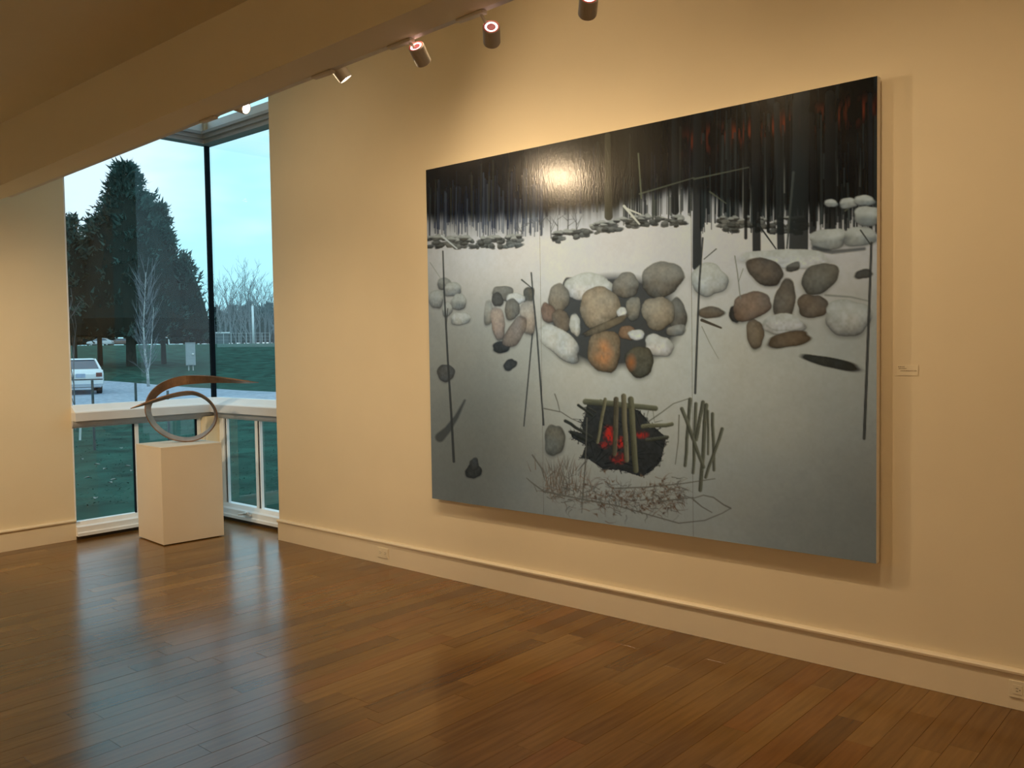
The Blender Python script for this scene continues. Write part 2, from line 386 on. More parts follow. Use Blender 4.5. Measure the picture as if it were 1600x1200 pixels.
def stroke(pts, w0, col, w1=None, alpha=1.0, soft=1.0, shade=0.0):
    w1 = w0 if w1 is None else w1
    xs = [p[0] for p in pts]; ys = [p[1] for p in pts]; pad = max(w0, w1)+3
    s = Sub(min(xs)-pad, max(xs)+pad, min(ys)-pad, max(ys)+pad)
    if not s.ok: return
    n = len(pts)-1; best = np.full(s.u.shape, 1e9); wid = np.full(s.u.shape, float(w0)); side = np.zeros(s.u.shape)
    for i in range(n):
        (ax, ay), (bx, by) = pts[i], pts[i+1]; dx, dy = bx-ax, by-ay; L2 = dx*dx+dy*dy+1e-9
        t = np.clip(((s.u-ax)*dx+(s.v-ay)*dy)/L2, 0, 1)
        d = np.hypot(s.u-ax-t*dx, s.v-ay-t*dy); k = d < best
        best = np.where(k, d, best); wid = np.where(k, w0+(w1-w0)*(i+t)/n, wid)
        side = np.where(k, ((s.u-ax)*dy-(s.v-ay)*dx)/math.sqrt(L2), side)
    m = np.clip((wid/2-best)/soft+0.5, 0, 1)*alpha
    m *= np.clip(wid/soft, 0, 1)
    c = np.array(lin(col))
    if shade:
        c = c[None, None, :]*(1+shade*np.clip(side/np.maximum(wid, 1e-3)*2, -1, 1))[..., None]
    s.put(m, c)
def boulder(cx, cy, rx, ry, rot, col, snow=0.0, edge=0.75, p=2.3, orange=0.0):
    R_ = max(rx, ry)*1.45+5
    s = Sub(cx-R_, cx+R_, cy-R_, cy+R_)
    if not s.ok: return
    a = math.radians(rot); c_, s_ = math.cos(a), math.sin(a)
    du = (s.u-cx); dv = (s.v-cy)
    x = (du*c_+dv*s_)/rx; y = (-du*s_+dv*c_)/ry
    ang = np.arctan2(y, x); sd = cx*0.37+cy*0.11
    wob = 1+0.05*np.sin(2*ang+sd)+0.055*np.sin(3*ang+2*sd)+0.03*np.sin(4*ang+5*sd)+0.02*np.sin(7*ang+sd*3)+0.05*(fine[s.sl]-0.5)
    q = (np.abs(x)**p+np.abs(y)**p)**(1/p)/wob
    sc_ = min(rx, ry)
    halo = np.clip((1.30-q)/0.30, 0, 1)**1.5*0.62*np.clip(0.25+dv/ry*0.6, 0, 1)      # painted contact shadow
    s.put(halo, lin((48, 50, 52)))
    m = np.clip((1-q)*sc_/1.6+0.5, 0, 1)
    qq = np.clip(q, 0, 1); nz_ = np.sqrt(np.clip(1-qq**2.6, 0, 1))
    lit = 0.16+1.02*nz_-0.22*np.clip(dv/ry, -1, 1)*qq-0.10*np.clip(du/rx, -1, 1)*qq
    lit = np.clip(lit, 0.08, 1.3)
    lit = 1-(1-lit)*min(1.0, edge+0.15)
    tex = 0.70+0.40*fine[s.sl]+0.22*blot[s.sl]
    col = tuple(min(148, 0.9*(0.66*c_i+0.34*(sum(col)/3))) for c_i in col)
    base = np.array(lin(col))[None, None, :]*(lit*tex)[..., None]
    base = base*(1+0.12*(blot2[s.sl][..., None]-0.5)*np.array([1.2, 0.0, -1.4]))
    if orange:
        o_ = np.clip(1-np.hypot(x+0.1, y-0.1)/0.8, 0, 1)*orange*np.clip(blot[s.sl]*1.6, 0, 1)
        base = base*(1-o_[..., None])+np.array(lin((150, 92, 46)))*(lit*tex)[..., None]*o_[..., None]
    if snow:
        k = ss(0.30, -0.35, dv/ry+0.45*(blot[s.sl]-0.5))*min(1.0, snow)
        base = base*(1-k[..., None])+np.array(lin((146, 148, 144)))*((0.9+0.15*fine[s.sl])*(0.55+0.45*np.clip(lit, 0, 1)))[..., None]*k[..., None]
    s.put(m, base)
# snow field: paler towards the top of the field, slate grey at the foot
snow_hi = np.array(lin((152, 150, 150))); snow_mid = np.array(lin((150, 150, 144))); snow_lo = np.array(lin((122, 122, 117)))
t1 = ss(370, 560, V)[..., None]; t2 = ss(560, 840, V)[..., None]
A_ = snow_hi*(1-t1)+snow_mid*t1; A_ = A_*(1-t2)+snow_lo*t2
side_ = np.clip(0.58+0.44*np.exp(-((U-1060)/260.0)**2)+0.25*ss(520, 400, V), 0, 1.05)[..., None]
A_ = A_*side_
A_ *= (0.93+0.14*broad)[..., None]
A_ *= np.array([1, 1, 1])+(vnoise(0.25, 0.2, 9)[..., None]-0.5)*np.array([-0.05, 0.0, 0.06])
blend(ss(220, 20, np.hypot((U-730)/0.8, (V-690)/1.1))*0.6, lin((74, 74, 68)))
blend(ss(220, 0, np.hypot((U-1370), (V-870)))*0.4, lin((96, 98, 96)))
# wood edge
fb = np.interp(U[0], [660, 760, 840, 900, 960, 1000, 1050, 1085, 1130, 1200, 1300, 1375], [346, 345, 338, 333, 328, 316, 305, 300, 318, 330, 330, 325])
FB = np.interp(U.ravel(), U[0], fb).reshape(U.shape)
col_f = 0.5*vnoise(0.02, 2.0, 21)+0.5*vnoise(0.055, 2.5, 22)
dark = np.array(lin((22, 27, 38)))*(0.5+1.0*col_f)[..., None]
rightw = ss(1000, 1200, U)[..., None]
dark = dark*(1-rightw)+np.array(lin((24, 28, 29)))*(0.55+0.9*col_f)[..., None]*rightw
dark = dark*0.5
glare_w = (np.exp(-((U-930)/110)**2)*0.7)[..., None]  # yellowish lamp glare painted into the middle of the wood
dark = dark*(1-glare_w)+np.array(lin((44, 42, 30)))*(0.5+1.0*col_f)[..., None]*glare_w
edge_n = vnoise(0.012, 3.0, 41)*0.6+vnoise(0.03, 3.0, 42)*0.4
blend(ss(34, 0, V-FB-6)*0.6*(0.45+0.55*edge_n), lin((66, 70, 76)))
blend(ss(14, -16, V-FB-18*(edge_n-0.45)), dark)
# rust glow among the stems on the right
rust_y = np.interp(U.ravel(), [1060, 1180, 1375], [226, 205, 168]).reshape(U.shape)
rb = np.exp(-((V-rust_y)/15)**2)*ss(1040, 1110, U)*np.clip((vnoise(0.011, 0.07, 31)-0.38)*2.6, 0, 1)
blend(rb*0.85, lin((128, 54, 34)))
blue_s = ss(1060, 1150, U)*ss(60, 10, V-(rust_y-70))*np.clip((vnoise(0.022, 1.2, 33)-0.5)*3, 0, 1)*ss(-40, -5, rust_y-V+8)
blend(np.clip(blue_s, 0, 1)*0.5, lin((58, 70, 76)))
# snow gaps between the right-hand stems
gapm = ss(1110, 1160, U)*ss(235, 300, V)*ss(350, 315, V)*np.clip((vnoise(0.013, 0.5, 35)-0.62)*4, 0, 1)
blend(gapm*0.75, lin((126, 126, 120)))
rr = random.Random(7)
# thin stems at the foot of the wood on the left and centre
for i in range(110):
    x = rr.uniform(668, 850); y1 = rr.uniform(344, 372)
    stroke([(x, rr.uniform(262, 320)), (x+rr.uniform(-1, 1), y1)], rr.uniform(1.0, 3.0), rr.choice([(28, 33, 44), (42, 48, 60), (24, 30, 44), (58, 64, 74)]), alpha=0.7)
for i in range(80):
    x = rr.uniform(975, 1085); y1 = 352-(x-985)*0.12+rr.uniform(-14, 0)
    stroke([(x, y1-rr.uniform(25, 70)), (x, y1)], rr.uniform(1.0, 3.0), rr.choice([(26, 30, 32), (60, 62, 56), (34, 38, 38)]), alpha=0.8)
for i in range(210):
    x = rr.uniform(1095, 1372); y1 = rr.uniform(322, 366)
    stroke([(x, y1-rr.uniform(40, 190)), (x+rr.uniform(-3, 3), y1)], rr.uniform(1.0, 4.5), rr.choice([(18, 22, 24), (30, 36, 38), (14, 17, 20), (48, 54, 54)]), alpha=0.85)
for i in range(60):
    x = rr.uniform(670, 1090); y0 = np.interp(x, [665, 1369], [265, 121]); y1 = np.interp(x, U[0], fb)
    a = rr.uniform(0.05, 0.5)
    stroke([(x, y0+(y1-y0)*a), (x+rr.uniform(-2, 2), y1)], rr.uniform(1, 3.5), rr.choice([(16, 20, 30), (46, 50, 58), (60, 60, 52)]), alpha=0.5)
A_ *= (1-0.55*ss(4, -14, V-FB))[..., None]
# thin bare saplings by the opening of the wall
for x, y in ((815, 345), (828, 340), (846, 335), (862, 338), (872, 336), (888, 330), (902, 333)):
    yb = rr.uniform(362, 378)
    stroke([(x, yb), (x+rr.uniform(-2, 2), y)], 2.2, (52, 54, 56), 1.0, 0.8)
    for k in range(3): stroke([(x, yb-rr.uniform(8, 24)), (x+rr.choice((-1, 1))*rr.uniform(7, 16), y+rr.uniform(-4, 14))], 1.4, (60, 62, 62), 0.6, 0.7)
# field walls of small stones
def drystone(pts, h, n, seed):
    q = random.Random(seed)
    for i in range(n):
        t = q.random()*(len(pts)-1); k = int(t); f = t-k
        x = pts[k][0]*(1-f)+pts[k+1][0]*f; y = pts[k][1]*(1-f)+pts[k+1][1]*f
        yy = y+q.uniform(-h/2, h/2); g = q.randint(38, 84)
        boulder(x, yy, q.uniform(3.5, 8), q.uniform(2.5, 4.5), q.uniform(-20, 20), (g, g, g-4), 0.55 if yy < y-h*0.15 else 0.1, 0.5)
drystone([(670, 377), (740, 379), (816, 376)], 16, 75, 1)
drystone([(866, 371), (910, 361), (960, 352), (1010, 344), (1068, 346)], 15, 105, 2)
drystone([(1122, 346), (1160, 350), (1222, 352), (1262, 352)], 24, 80, 3)
stroke([(690, 368), (714, 388)], 3, (140, 142, 140), 2); stroke([(976, 322), (1000, 350)], 4, (150, 148, 138), 2.5); stroke([(980, 326), (1002, 335)], 3, (150, 148, 138), 2)
# big trunks
def trunk(x0, y0, x1, y1, w0, w1, col): stroke([(x0, y0), (x1, y1)], w0, tuple(c_i*0.72 for c_i in col), w1, 0.95, 1.5, -0.25)
trunk(950, 212, 952, 338, 9, 13, (66, 62, 46)); trunk(1054, 186, 1056, 330, 8, 12, (30, 33, 34))
trunk(1090, 178, 1090, 416, 13, 14, (27, 31, 33)); trunk(1180, 165, 1183, 394, 13, 13, (24, 28, 30))
trunk(1166, 210, 1166, 372, 5, 5, (24, 27, 28)); trunk(1213, 165, 1221, 391, 9, 12, (33, 38, 40))
trunk(1252, 145, 1248, 390, 24, 30, (34, 40, 42)); trunk(1268, 180, 1271, 373, 8, 10, (19, 22, 24))
trunk(1296, 150, 1297, 366, 15, 18, (22, 26, 28)); trunk(1199, 200, 1201, 362, 4, 5, (22, 26, 28)); trunk(1133, 260, 1134, 330, 4, 4, (22, 26, 28))
trunk(1240, 270, 1230, 388, 4, 3, (70, 76, 74)); stroke([(1185, 350), (1213, 389)], 3, (30, 34, 36), 2); stroke([(1358, 150), (1360, 380)], 7, (18, 21, 24), 6)
stroke([(998, 240), (1003, 310)], 2, (74, 76, 60))
for (x0, y0, x1, y1) in ((1000, 303, 1085, 278), (1085, 280, 1170, 262), (1110, 300, 1135, 318), (1320, 330, 1345, 310)):
    stroke([(x0, y0), (x1, y1)], 2.5, (70, 72, 60), 1.5, 0.7)
# snowy banks at the right
for a in ((1294, 374, 30, 16, -5), (1343, 370, 26, 15, 0), (1355, 338, 22, 15, 0), (1325, 318, 14, 8, 0), (1350, 314, 16, 8, 0), (1298, 318, 10, 6, 0)):
    boulder(*a, (120, 124, 122), 0.9, 0.55)
stroke([(1272, 388), (1300, 394), (1350, 389)], 8, (44, 48, 50), 5, 0.8, 3)
boulder(1228, 404, 66, 15, 2, (180, 180, 172), 0.9, 0.1)
# boulders : left group
for b in ((694,443,11,9,0,(92,94,92),.35),(707,452,14,11,0,(112,114,112),.6),(682,467,11,15,0,(118,120,118),.5),(717,472,12,13,0,(108,110,106),.6),
          (699,483,8,11,0,(120,122,118),.6),(720,498,15,10,-10,(138,140,136),.8)):
    boulder(*b)
# second group
for b in ((785,542,15,9,-10,(38,38,38),0),(787,458,16,12,10,(92,86,76),.1),(778,468,9,11,0,(66,62,56),0),(764,489,7,19,0,(116,114,106),.3),(827,461,9,13,10,(74,70,60),0),
          (806,467,15,9,0,(170,174,172),.8),(801,483,12,16,0,(96,90,80),0),(779,505,11,25,-8,(132,112,100),.15),(826,496,12,28,-5,(128,116,104),.25),(806,519,13,27,28,(112,98,88),0)):
    boulder(*b)
# central group over a dark hollow
s = Sub(840, 1085, 410, 600)
hole = np.clip((1-np.hypot((s.u-962)/112, (s.v-502)/78))*6, 0, 1); s.put(hole*0.93, lin((30, 32, 34)))
for b in ((890,447,9,15,8,(62,58,50),0),(920,448,38,21,-6,(168,176,180),.95),(874,467,17,23,5,(100,92,78),.15),(979,446,20,20,0,(96,88,76),.15),(1060,492,14,26,0,(84,80,72),.1),
          (1036,436,34,26,-14,(92,86,76),.25),(858,489,11,16,-10,(104,80,66),0),(879,502,14,19,-30,(92,80,66),0),(900,508,9,17,-4,(150,150,142),.4),
          (991,482,12,18,5,(104,100,88),.1),(938,480,32,31,0,(132,114,88),.05),(973,489,8,9,10,(176,178,172),.8),(948,509,39,6,-24,(92,78,56),0),
          (1030,489,24,27,-6,(122,110,90),.1),(982,520,14,11,0,(112,82,56),0),(996,523,13,8,0,(176,178,172),.8),(1058,516,15,9,-10,(104,102,96),.2),
          (1031,540,22,17,15,(168,170,166),.7),(876,536,39,19,36,(158,160,156),.6)):
    boulder(*b)
boulder(946, 549, 25, 34, -4, (120, 96, 66), 0, 0.8, 2.3, 0.75); boulder(1001, 565, 23, 23, 10, (78, 74, 58), 0, 0.8, 2.3, 0.0)
s = Sub(975, 1010, 545, 590); s.put(np.clip(1-np.hypot((s.u-988)/10, (s.v-566)/16), 0, 1)*0.7, lin((140, 84, 42)))
# right-hand group
for b in ((1109,437,27,26,-30,(150,152,148),.8),(1112,488,20,9,-4,(92,78,62),.05),(1196,424,31,19,22,(84,74,64),.0),(1240,417,11,7,-20,(64,60,54),.2),(1281,435,30,22,-38,(90,86,76),.05),
          (1150,490,9,14,0,(44,40,36),0),(1181,521,14,22,-8,(104,88,68),0),(1225,508,32,15,0,(172,172,164),.8),(1234,530,34,12,-12,(92,74,54),0),
          (1270,478,23,19,0,(94,80,66),0),(1227,469,16,33,6,(90,82,72),0),(1175,478,31,21,-14,(112,90,74),.05),(1325,496,37,27,5,(138,140,138),.75),(1349,428,14,7,-15,(60,60,58),0)):
    boulder(*b)
boulder(1226, 503, 28, 13, 0, (176, 176, 168), .8, 0.1)
boulder(1299, 566, 45, 8, 13, (40, 44, 42), 0, 0.5); stroke([(1098, 500), (1128, 512)], 5, (58, 52, 46), 3)
stroke([(1290, 461), (1330, 464), (1356, 470)], 3, (92, 94, 92), 2, 0.8, 2)
# dark pieces on the open snow at left
boulder(697, 583, 13, 14, 10, (66, 68, 68), 0, 0.6); boulder(798, 570, 11, 8, -40, (46, 48, 50), 0, 0.6)
stroke([(688, 684), (700, 672), (714, 652), (727, 626)], 15, (50, 52, 52), 3, 0.9, 3); boulder(741, 737, 14, 12, 0, (44, 48, 50), 0, 0.5, 1.6); boulder(742, 726, 7, 10, 0, (52, 56, 58), 0, 0.5)
# saplings over everything
def twig(pts, w0, w1=None, c=(42, 44, 44), a=0.95): stroke(pts, w0, c, w1, a, 1.0)
twig([(692, 392), (694, 450), (700, 560), (706, 650), (710, 722)], 2.2, 4.2); twig([(700, 482), (697, 515)], 1.4)
twig([(831, 426), (834, 462), (840, 520), (846, 600), (851, 664)], 2.4, 3); twig([(816, 437), (832, 450)], 2.4, 1.6); twig([(833, 522), (820, 666)], 2.4, 2)
twig([(1099, 372), (1094, 440), (1091, 520), (1088, 614)], 3, 3.6); twig([(1120, 389), (1101, 405)], 1.8, 1.4); twig([(1149, 400), (1153, 425), (1158, 466)], 1.6, 1.6, (96, 98, 94)); twig([(1162, 420), (1155, 440)], 1.2, 1.0, (96, 98, 94))
twig([(1361, 380), (1358, 480), (1354, 600), (1351, 684)], 4, 5); twig([(1344, 360), (1358, 380)], 2.5, 2)
twig([(1098, 510), (1110, 535), (1124, 560)], 1.2, 0.8, (100, 100, 98)); twig([(672, 410), (692, 440)], 1.2, 0.8, (110, 112, 110))
# the fire
def fx(x, y): return (820+x/4.444, 590+y/4.444)
poly = [fx(*p) for p in ((440,180),(560,170),(700,190),(800,230),(880,320),(975,400),(985,440),(955,580),(900,640),(820,690),(680,640),(560,640),(440,560),(400,560),(430,470),(340,420),(330,370),(420,390),(400,330),(430,260))]
s = Sub(880, 1050, 620, 760)
ins = np.zeros(s.u.shape, bool); j = len(poly)-1
for i in range(len(poly)):
    (xi, yi), (xj, yj) = poly[i], poly[j]
    c_ = ((yi > s.v) != (yj > s.v)) & (s.u < (xj-xi)*(s.v-yi)/(yj-yi+1e-9)+xi); ins ^= c_; j = i
s.put(ins*0.96, np.array(lin((26, 28, 30)))[None, None, :]*(0.6+0.8*fine[s.sl])[..., None])
for (x, y, rx, ry, a) in ((600,400,55,75,.9),(670,450,60,50,.9),(660,560,70,50,.85),(560,470,50,30,.6),(820,395,60,35,.7),(590,350,40,30,.5)):
    cx, cy = fx(x, y); s = Sub(cx-25, cx+25, cy-25, cy+25)
    k = np.clip(1-np.hypot((s.u-cx)/(rx/4.444), (s.v-cy)/(ry/4.444)), 0, 1)*a*np.clip((fine[s.sl]-0.3)*3.5, 0.15, 1)
    s.put(np.clip(k*1.5, 0, 1), lin((150, 34, 28)))
q = random.Random(3)
for i in range(46):
    x, y = q.uniform(400, 960), q.uniform(250, 640); a = q.uniform(-0.9, 0.9)+q.choice((0, math.pi/2)); L = q.uniform(40, 120)
    stroke([fx(x-L*math.cos(a)/2, y-L*math.sin(a)/2), fx(x+L*math.cos(a)/2, y+L*math.sin(a)/2)], q.uniform(1, 2.6), q.choice([(20, 22, 24), (44, 46, 44), (16, 18, 22)]), 0.8, 0.7)
for i in range(120):
    k_ = q.randrange(len(poly)); (ax, ay), (bx, by) = poly[k_], poly[(k_+1) % len(poly)]; t = q.random(); x, y = ax+(bx-ax)*t, ay+(by-ay)*t
    a = q.uniform(0, 6.28); L = q.uniform(4, 13); stroke([(x-L*math.cos(a)*.5, y-L*math.sin(a)*.5), (x+L*math.cos(a)*.5, y+L*math.sin(a)*.5)], q.uniform(1.0, 2.8), q.choice([(28, 29, 30), (40, 41, 40), (22, 23, 26)]), 0.6, 0.8)
def log(x0, y0, x1, y1, w_, col=(92, 90, 72)):
    col = tuple(c_i*0.86 for c_i in col); n_ = 5; off = [q.uniform(-w_*0.10, w_*0.10) for _ in range(n_+1)]
    dx, dy = x1-x0, y1-y0; L = math.hypot(dx, dy); nx, ny = -dy/L, dx/L
    pts = [fx(x0+dx*i/n_+nx*off[i], y0+dy*i/n_+ny*off[i]) for i in range(n_+1)]
    stroke(pts, w_/4.444*0.95, col, w_/4.444*0.85, 1.0, 1.6, 0.6)
    for _ in range(9):      # bark streaks
        t = q.uniform(0, 0.8); o_ = q.uniform(-0.35, 0.35)*w_; t2 = t+q.uniform(0.08, 0.25); k_ = q.choice((0.5, 0.6, 1.25))
        stroke([fx(x0+dx*t+nx*o_, y0+dy*t+ny*o_), fx(x0+dx*t2+nx*o_, y0+dy*t2+ny*o_)], 0.9, tuple(min(255, c_i*k_) for c_i in col), 0.5, 0.6)
for a in ((290,300,470,415,24,(46,48,44)),(380,190,475,265,20,(44,46,42)),(330,380,440,440,26,(40,42,40)),(450,210,500,240,14,(50,50,46)),
          (830,338,1030,325,32,(96,94,76)),(858,432,1000,412,26,(70,70,60)),(430,165,915,212,44,(88,88,72)),(565,150,515,450,24,(98,94,74)),(645,150,630,530,38,(80,74,60)),(695,128,715,572,38,(98,92,74)),(745,150,780,645,44,(88,86,68))):
    log(*a)
cx, cy = fx(215, 435); boulder(cx, cy, 15.5, 25, 6, (92, 90, 80), 0, 0.6)
for pts in (((140,215),(260,240),(330,285),(410,320)),((215,115),(235,170),(250,235)),((860,310),(960,240),(1040,180),(1160,140)),((1080,260),(1075,440),(1055,600)),((440,280),(430,600),(400,900)),((430,580),(420,760),(405,940))):
    twig([fx(*p) for p in pts], 2.0, 1.3, (74, 72, 66), 0.85)
for a in ((1155,150,1125,610,27),(1195,180,1180,660,26),(1245,170,1200,430,30),(1265,190,1230,780,32),(1100,215,1250,620,28),(1280,230,1282,530,18),(1310,250,1325,640,25),(1380,355,1265,690,26)):
    log(*a, (86, 86, 74))
for i in range(150):
    x = q.gauss(270, 75); y = q.uniform(580, 790)
    stroke([fx(x, y+q.uniform(20, 60)), fx(x+q.uniform(-40, 40), y-q.uniform(20, 60))], q.uniform(0.8, 1.7), q.choice([(82, 68, 56), (76, 70, 60), (90, 74, 60), (74, 72, 66)]), 0.5, 0.75)
for i in range(380):
    x = q.uniform(150, 1120); yb = np.interp(x, [150, 650, 900, 1120], [790, 830, 860, 800]); y = yb+q.gauss(0, 60)
    p = [fx(x, y)]; a = q.uniform(0, 6.28)
    for k in range(3):
        a += q.uniform(-0.8, 0.8); x += 26*math.cos(a); y += 22*math.sin(a); p.append(fx(x, y))
    stroke(p, q.uniform(0.8, 1.9), q.choice([(82, 68, 56), (74, 70, 62), (92, 72, 56), (70, 68, 64)]), 0.6, 0.75)
for i in range(60):
    x, y = q.uniform(430, 1120), q.gauss(825, 65)
    for k in range(4):
        a = q.uniform(0, 6.28); L = q.uniform(14, 34); stroke([fx(x, y), fx(x+L*math.cos(a), y+L*math.sin(a))], q.uniform(1.6, 3.2), q.choice([(78, 62, 50), (66, 56, 48), (90, 72, 56)]), 0.6, 0.6, 1.5)
for pts in (((150,795),(400,845),(650,890),(900,960),(1080,1010),(1260,990),(1380,940),(1440,905)),((1440,905),(1390,880),(1320,830),(1250,815),(1170,840)),((1180,845),(1240,895),(1310,935)),((640,770),(860,760),(1100,735),(1330,700)),((950,860),(1100,840),(1180,830)),((150,800),(60,735),(20,700)),((60,540),(130,640),(150,720))):
    twig([fx(*p) for p in pts], 2.6, 1.4, (78, 74, 66), 0.85)
# canvas grain and pigments raised, blue most, to offset the warm lamp light
A_ *= (0.95+0.10*fine)[..., None]
PIGMENT = np.array([1.45, 1.98, 2.85])
ALB = np.clip(A_*PIGMENT, 0.003, 0.88)

pm = bpy.data.materials.new('oil_paint'); pm.use_nodes = True
n = pm.node_tree; b = n.nodes['Principled BSDF']
at = n.nodes.new('ShaderNodeAttribute'); at.attribute_name = 'paint'
n.links.new(at.outputs['Color'], b.inputs['Base Color'])
b.inputs['Roughness'].default_value = 0.205; b.inputs['Specular IOR Level'].default_value = 0.26
tcn = n.nodes.new('ShaderNodeTexCoord'); zz = n.nodes.new('ShaderNodeTexNoise'); zz.inputs['Scale'].default_value = 55; zz.inputs['Detail'].default_value = 4
mpp = n.nodes.new('ShaderNodeMapping'); mpp.inputs['Scale'].default_value = (2.0, 1, 0.7)
n.links.new(tcn.outputs['Object'], mpp.inputs[0]); n.links.new(mpp.outputs[0], zz.inputs['Vector'])
bpn = n.nodes.new('ShaderNodeBump'); bpn.inputs['Strength'].default_value = 0.22; bpn.inputs['Distance'].default_value = 0.003
n.links.new(zz.outputs['Fac'], bpn.inputs['Height']); n.links.new(bpn.outputs[0], b.inputs['Normal'])
MT['canvas_edge'] = nodemat('primed_canvas', (0.82, 0.80, 0.78), 0.7, var=0.03, scale=40)
painting = empty('painting', ((PX0+PX1)/2, -0.02, PZ0))
tag(painting, 'large three-panel painting of snow, boulders and a campfire on the wall', 'painting')
for k in range(3):
    xa, xb_ = SEAMS[k], SEAMS[k+1]
    g = 0.0009
    if k > 0: xa += g
    if k < 2: xb_ -= g
    sel = np.flatnonzero((gx >= xa-1e-9) & (gx <= xb_+1e-9)); xs = gx[sel].copy(); xs[0] = xa; xs[-1] = xb_
    nc = len(xs)
    co = np.zeros((NR, nc, 3)); co[..., 0] = xs[None, :]; co[..., 1] = PY; co[..., 2] = gz[:, None]
    idx = np.arange(NR*nc).reshape(NR, nc)
    quads = np.stack([idx[:-1, :-1], idx[1:, :-1], idx[1:, 1:], idx[:-1, 1:]], -1).reshape(-1, 4)
    me = bpy.data.meshes.new('canvas_panel')
    me.vertices.add(NR*nc); me.vertices.foreach_set('co', co.ravel())
    me.loops.add(quads.size); me.loops.foreach_set('vertex_index', quads.ravel())
    me.polygons.add(len(quads)); me.polygons.foreach_set('loop_start', np.arange(0, quads.size, 4))
    me.update(calc_edges=True)
    at_ = me.attributes.new('paint', 'FLOAT_COLOR', 'POINT')
    rgba = np.ones((NR, nc, 4), np.float32); rgba[..., :3] = ALB[:, sel, :]
    at_.data.foreach_set('color', rgba.ravel())
    me.materials.append(pm)
    o = bpy.data.objects.new('canvas_panel', me); COL.objects.link(o); adopt(painting, o)
    o['label'] = ('left panel with dark wood and scattered stones', 'middle panel with boulders and the fire', 'right panel with tree trunks and grey snow')[k]
    # stretcher box behind the paint surface
    sb = MB(); sb.box((xa, PY+0.0006, PZ0), (xb_, -0.02, PZ1)); adopt(painting, sb.build('stretcher', MT['canvas_edge']))
for xs_ in SEAMS[1:3]: adopt(painting, MB().box((xs_-0.00085, PY+0.0002, PZ0+0.001), (xs_+0.00085, -0.021, PZ1-0.001)).build('seam', MT['gasket']))
adopt(painting, MB().box((PX0+0.3, -0.02, PZ1-0.35), (PX1-0.3, -0.0006, PZ1-0.28)).build('hanging_cleat', MT['canvas_edge']))

# ------------------------------------------------------------------ plinth
PA = Vector((0.843, -0.716, 0)); th = math.radians(4.4)
e1 = Vector((math.sin(th), math.cos(th), 0)); e2 = Vector((-math.cos(th), math.sin(th), 0))
PS1, PS2, PH = 0.512, 0.500, 0.79
plinth = empty('plinth', PA + e1*PS1/2 + e2*PS2/2)
tag(plinth, 'cream painted box plinth standing in the window corner', 'plinth')
def obox(mb, o, ax, ay, lx, ly, z0, z1):
    vs_ = [o+ax*(lx*i)+ay*(ly*j)+Vector((0, 0, z)) for z in (z0, z1) for i, j in ((0, 0), (1, 0), (1, 1), (0, 1))]
    mb.add(vs_, [(0,3,2,1),(4,5,6,7),(0,1,5,4),(1,2,6,5),(2,3,7,6),(3,0,4,7)])
T = 0.018
def ppart(nm, o, ax, ay, lx, ly, z0, z1, m=MT['plinth'], bev=0.0015):
    mb = MB(); obox(mb, o, ax, ay, lx, ly, z0, z1); return adopt(plinth, mb.build(nm, m, bevel=bev))
ppart('side_panel', PA, e1, e2, PS1, T, 0.008, PH-T)
ppart('side_panel', PA+e2*(PS2-T), e1, e2, PS1, T, 0.008, PH-T)
ppart('side_panel', PA+e2*T, e1, e2, T, PS2-2*T, 0.008, PH-T)
ppart('side_panel', PA+e1*(PS1-T)+e2*T, e1, e2, T, PS2-2*T, 0.008, PH-T)
ppart('top_panel', PA, e1, e2, PS1, PS2, PH-T+0.0004, PH)
ppart('foot', PA+e1*0.03+e2*0.03, e1, e2, PS1-0.06, PS2-0.06, 0.0006, 0.03, MT['gap'])

# ------------------------------------------------------------------ ribbon sculpture
steel = nodemat('weathered_steel', (0.25, 0.15, 0.095), 0.42, metal=0.55, var=0.35, scale=9, bump=0.1, bscale=80)
base_pt = cast(288, 690.5, 2, PH)
hv = CAM-base_pt; hv[2] = 0; hv /= np.linalg.norm(hv)
RIB = [(204,639.5,1,.13),(222,633.5,3,.12),(245,626,5,.10),(270,619,6,.07),(290,615.5,6.5,.04),(305,616,5.5,.02),(320,622.5,4,.0),(332,634,3,-.01),(337.5,648,3,-.01),(335,662,3,-.01),
       (325,675,3.5,-.005),(311,684,5,0),(295,687.8,5,0),(276,686,5.5,0),(258,679,6,-.01),(243,667,6.5,-.02),(234,653,7,-.035),(231,640,8,-.05),(234,627,10,-.06),(243,614,12.5,-.06),
       (258,603.5,14,-.06),(280,596.5,15,-.05),(303,594,14,-.04),(330,593.8,11,-.02),(360,595.8,7,0),(385,597.8,3.5,.02),(404,598.8,.8,.03)]
def catmull(P, n):
    P = np.array(P, float); o = []
    for i in range(len(P)-1):
        p0, p1, p2, p3 = P[max(i-1, 0)], P[i], P[i+1], P[min(i+2, len(P)-1)]
        for k in range(n):
            t = k/n; o.append(0.5*((2*p1)+(-p0+p2)*t+(2*p0-5*p1+4*p2-p3)*t*t+(-p0+3*p1-3*p2+p3)*t**3))
    o.append(P[-1]); return np.array(o)
R_ = catmull(RIB, 6)
def onplane(px, py, dep):
    d = ray(px, py); t = ((base_pt+hv*dep-CAM) @ hv)/(d @ hv); return CAM+d*t
ctr = np.array([onplane(a, b, d) for a, b, w_, d in R_])
dist = np.linalg.norm(base_pt-CAM)
mb = MB(); vs_ = []; NS = len(R_)
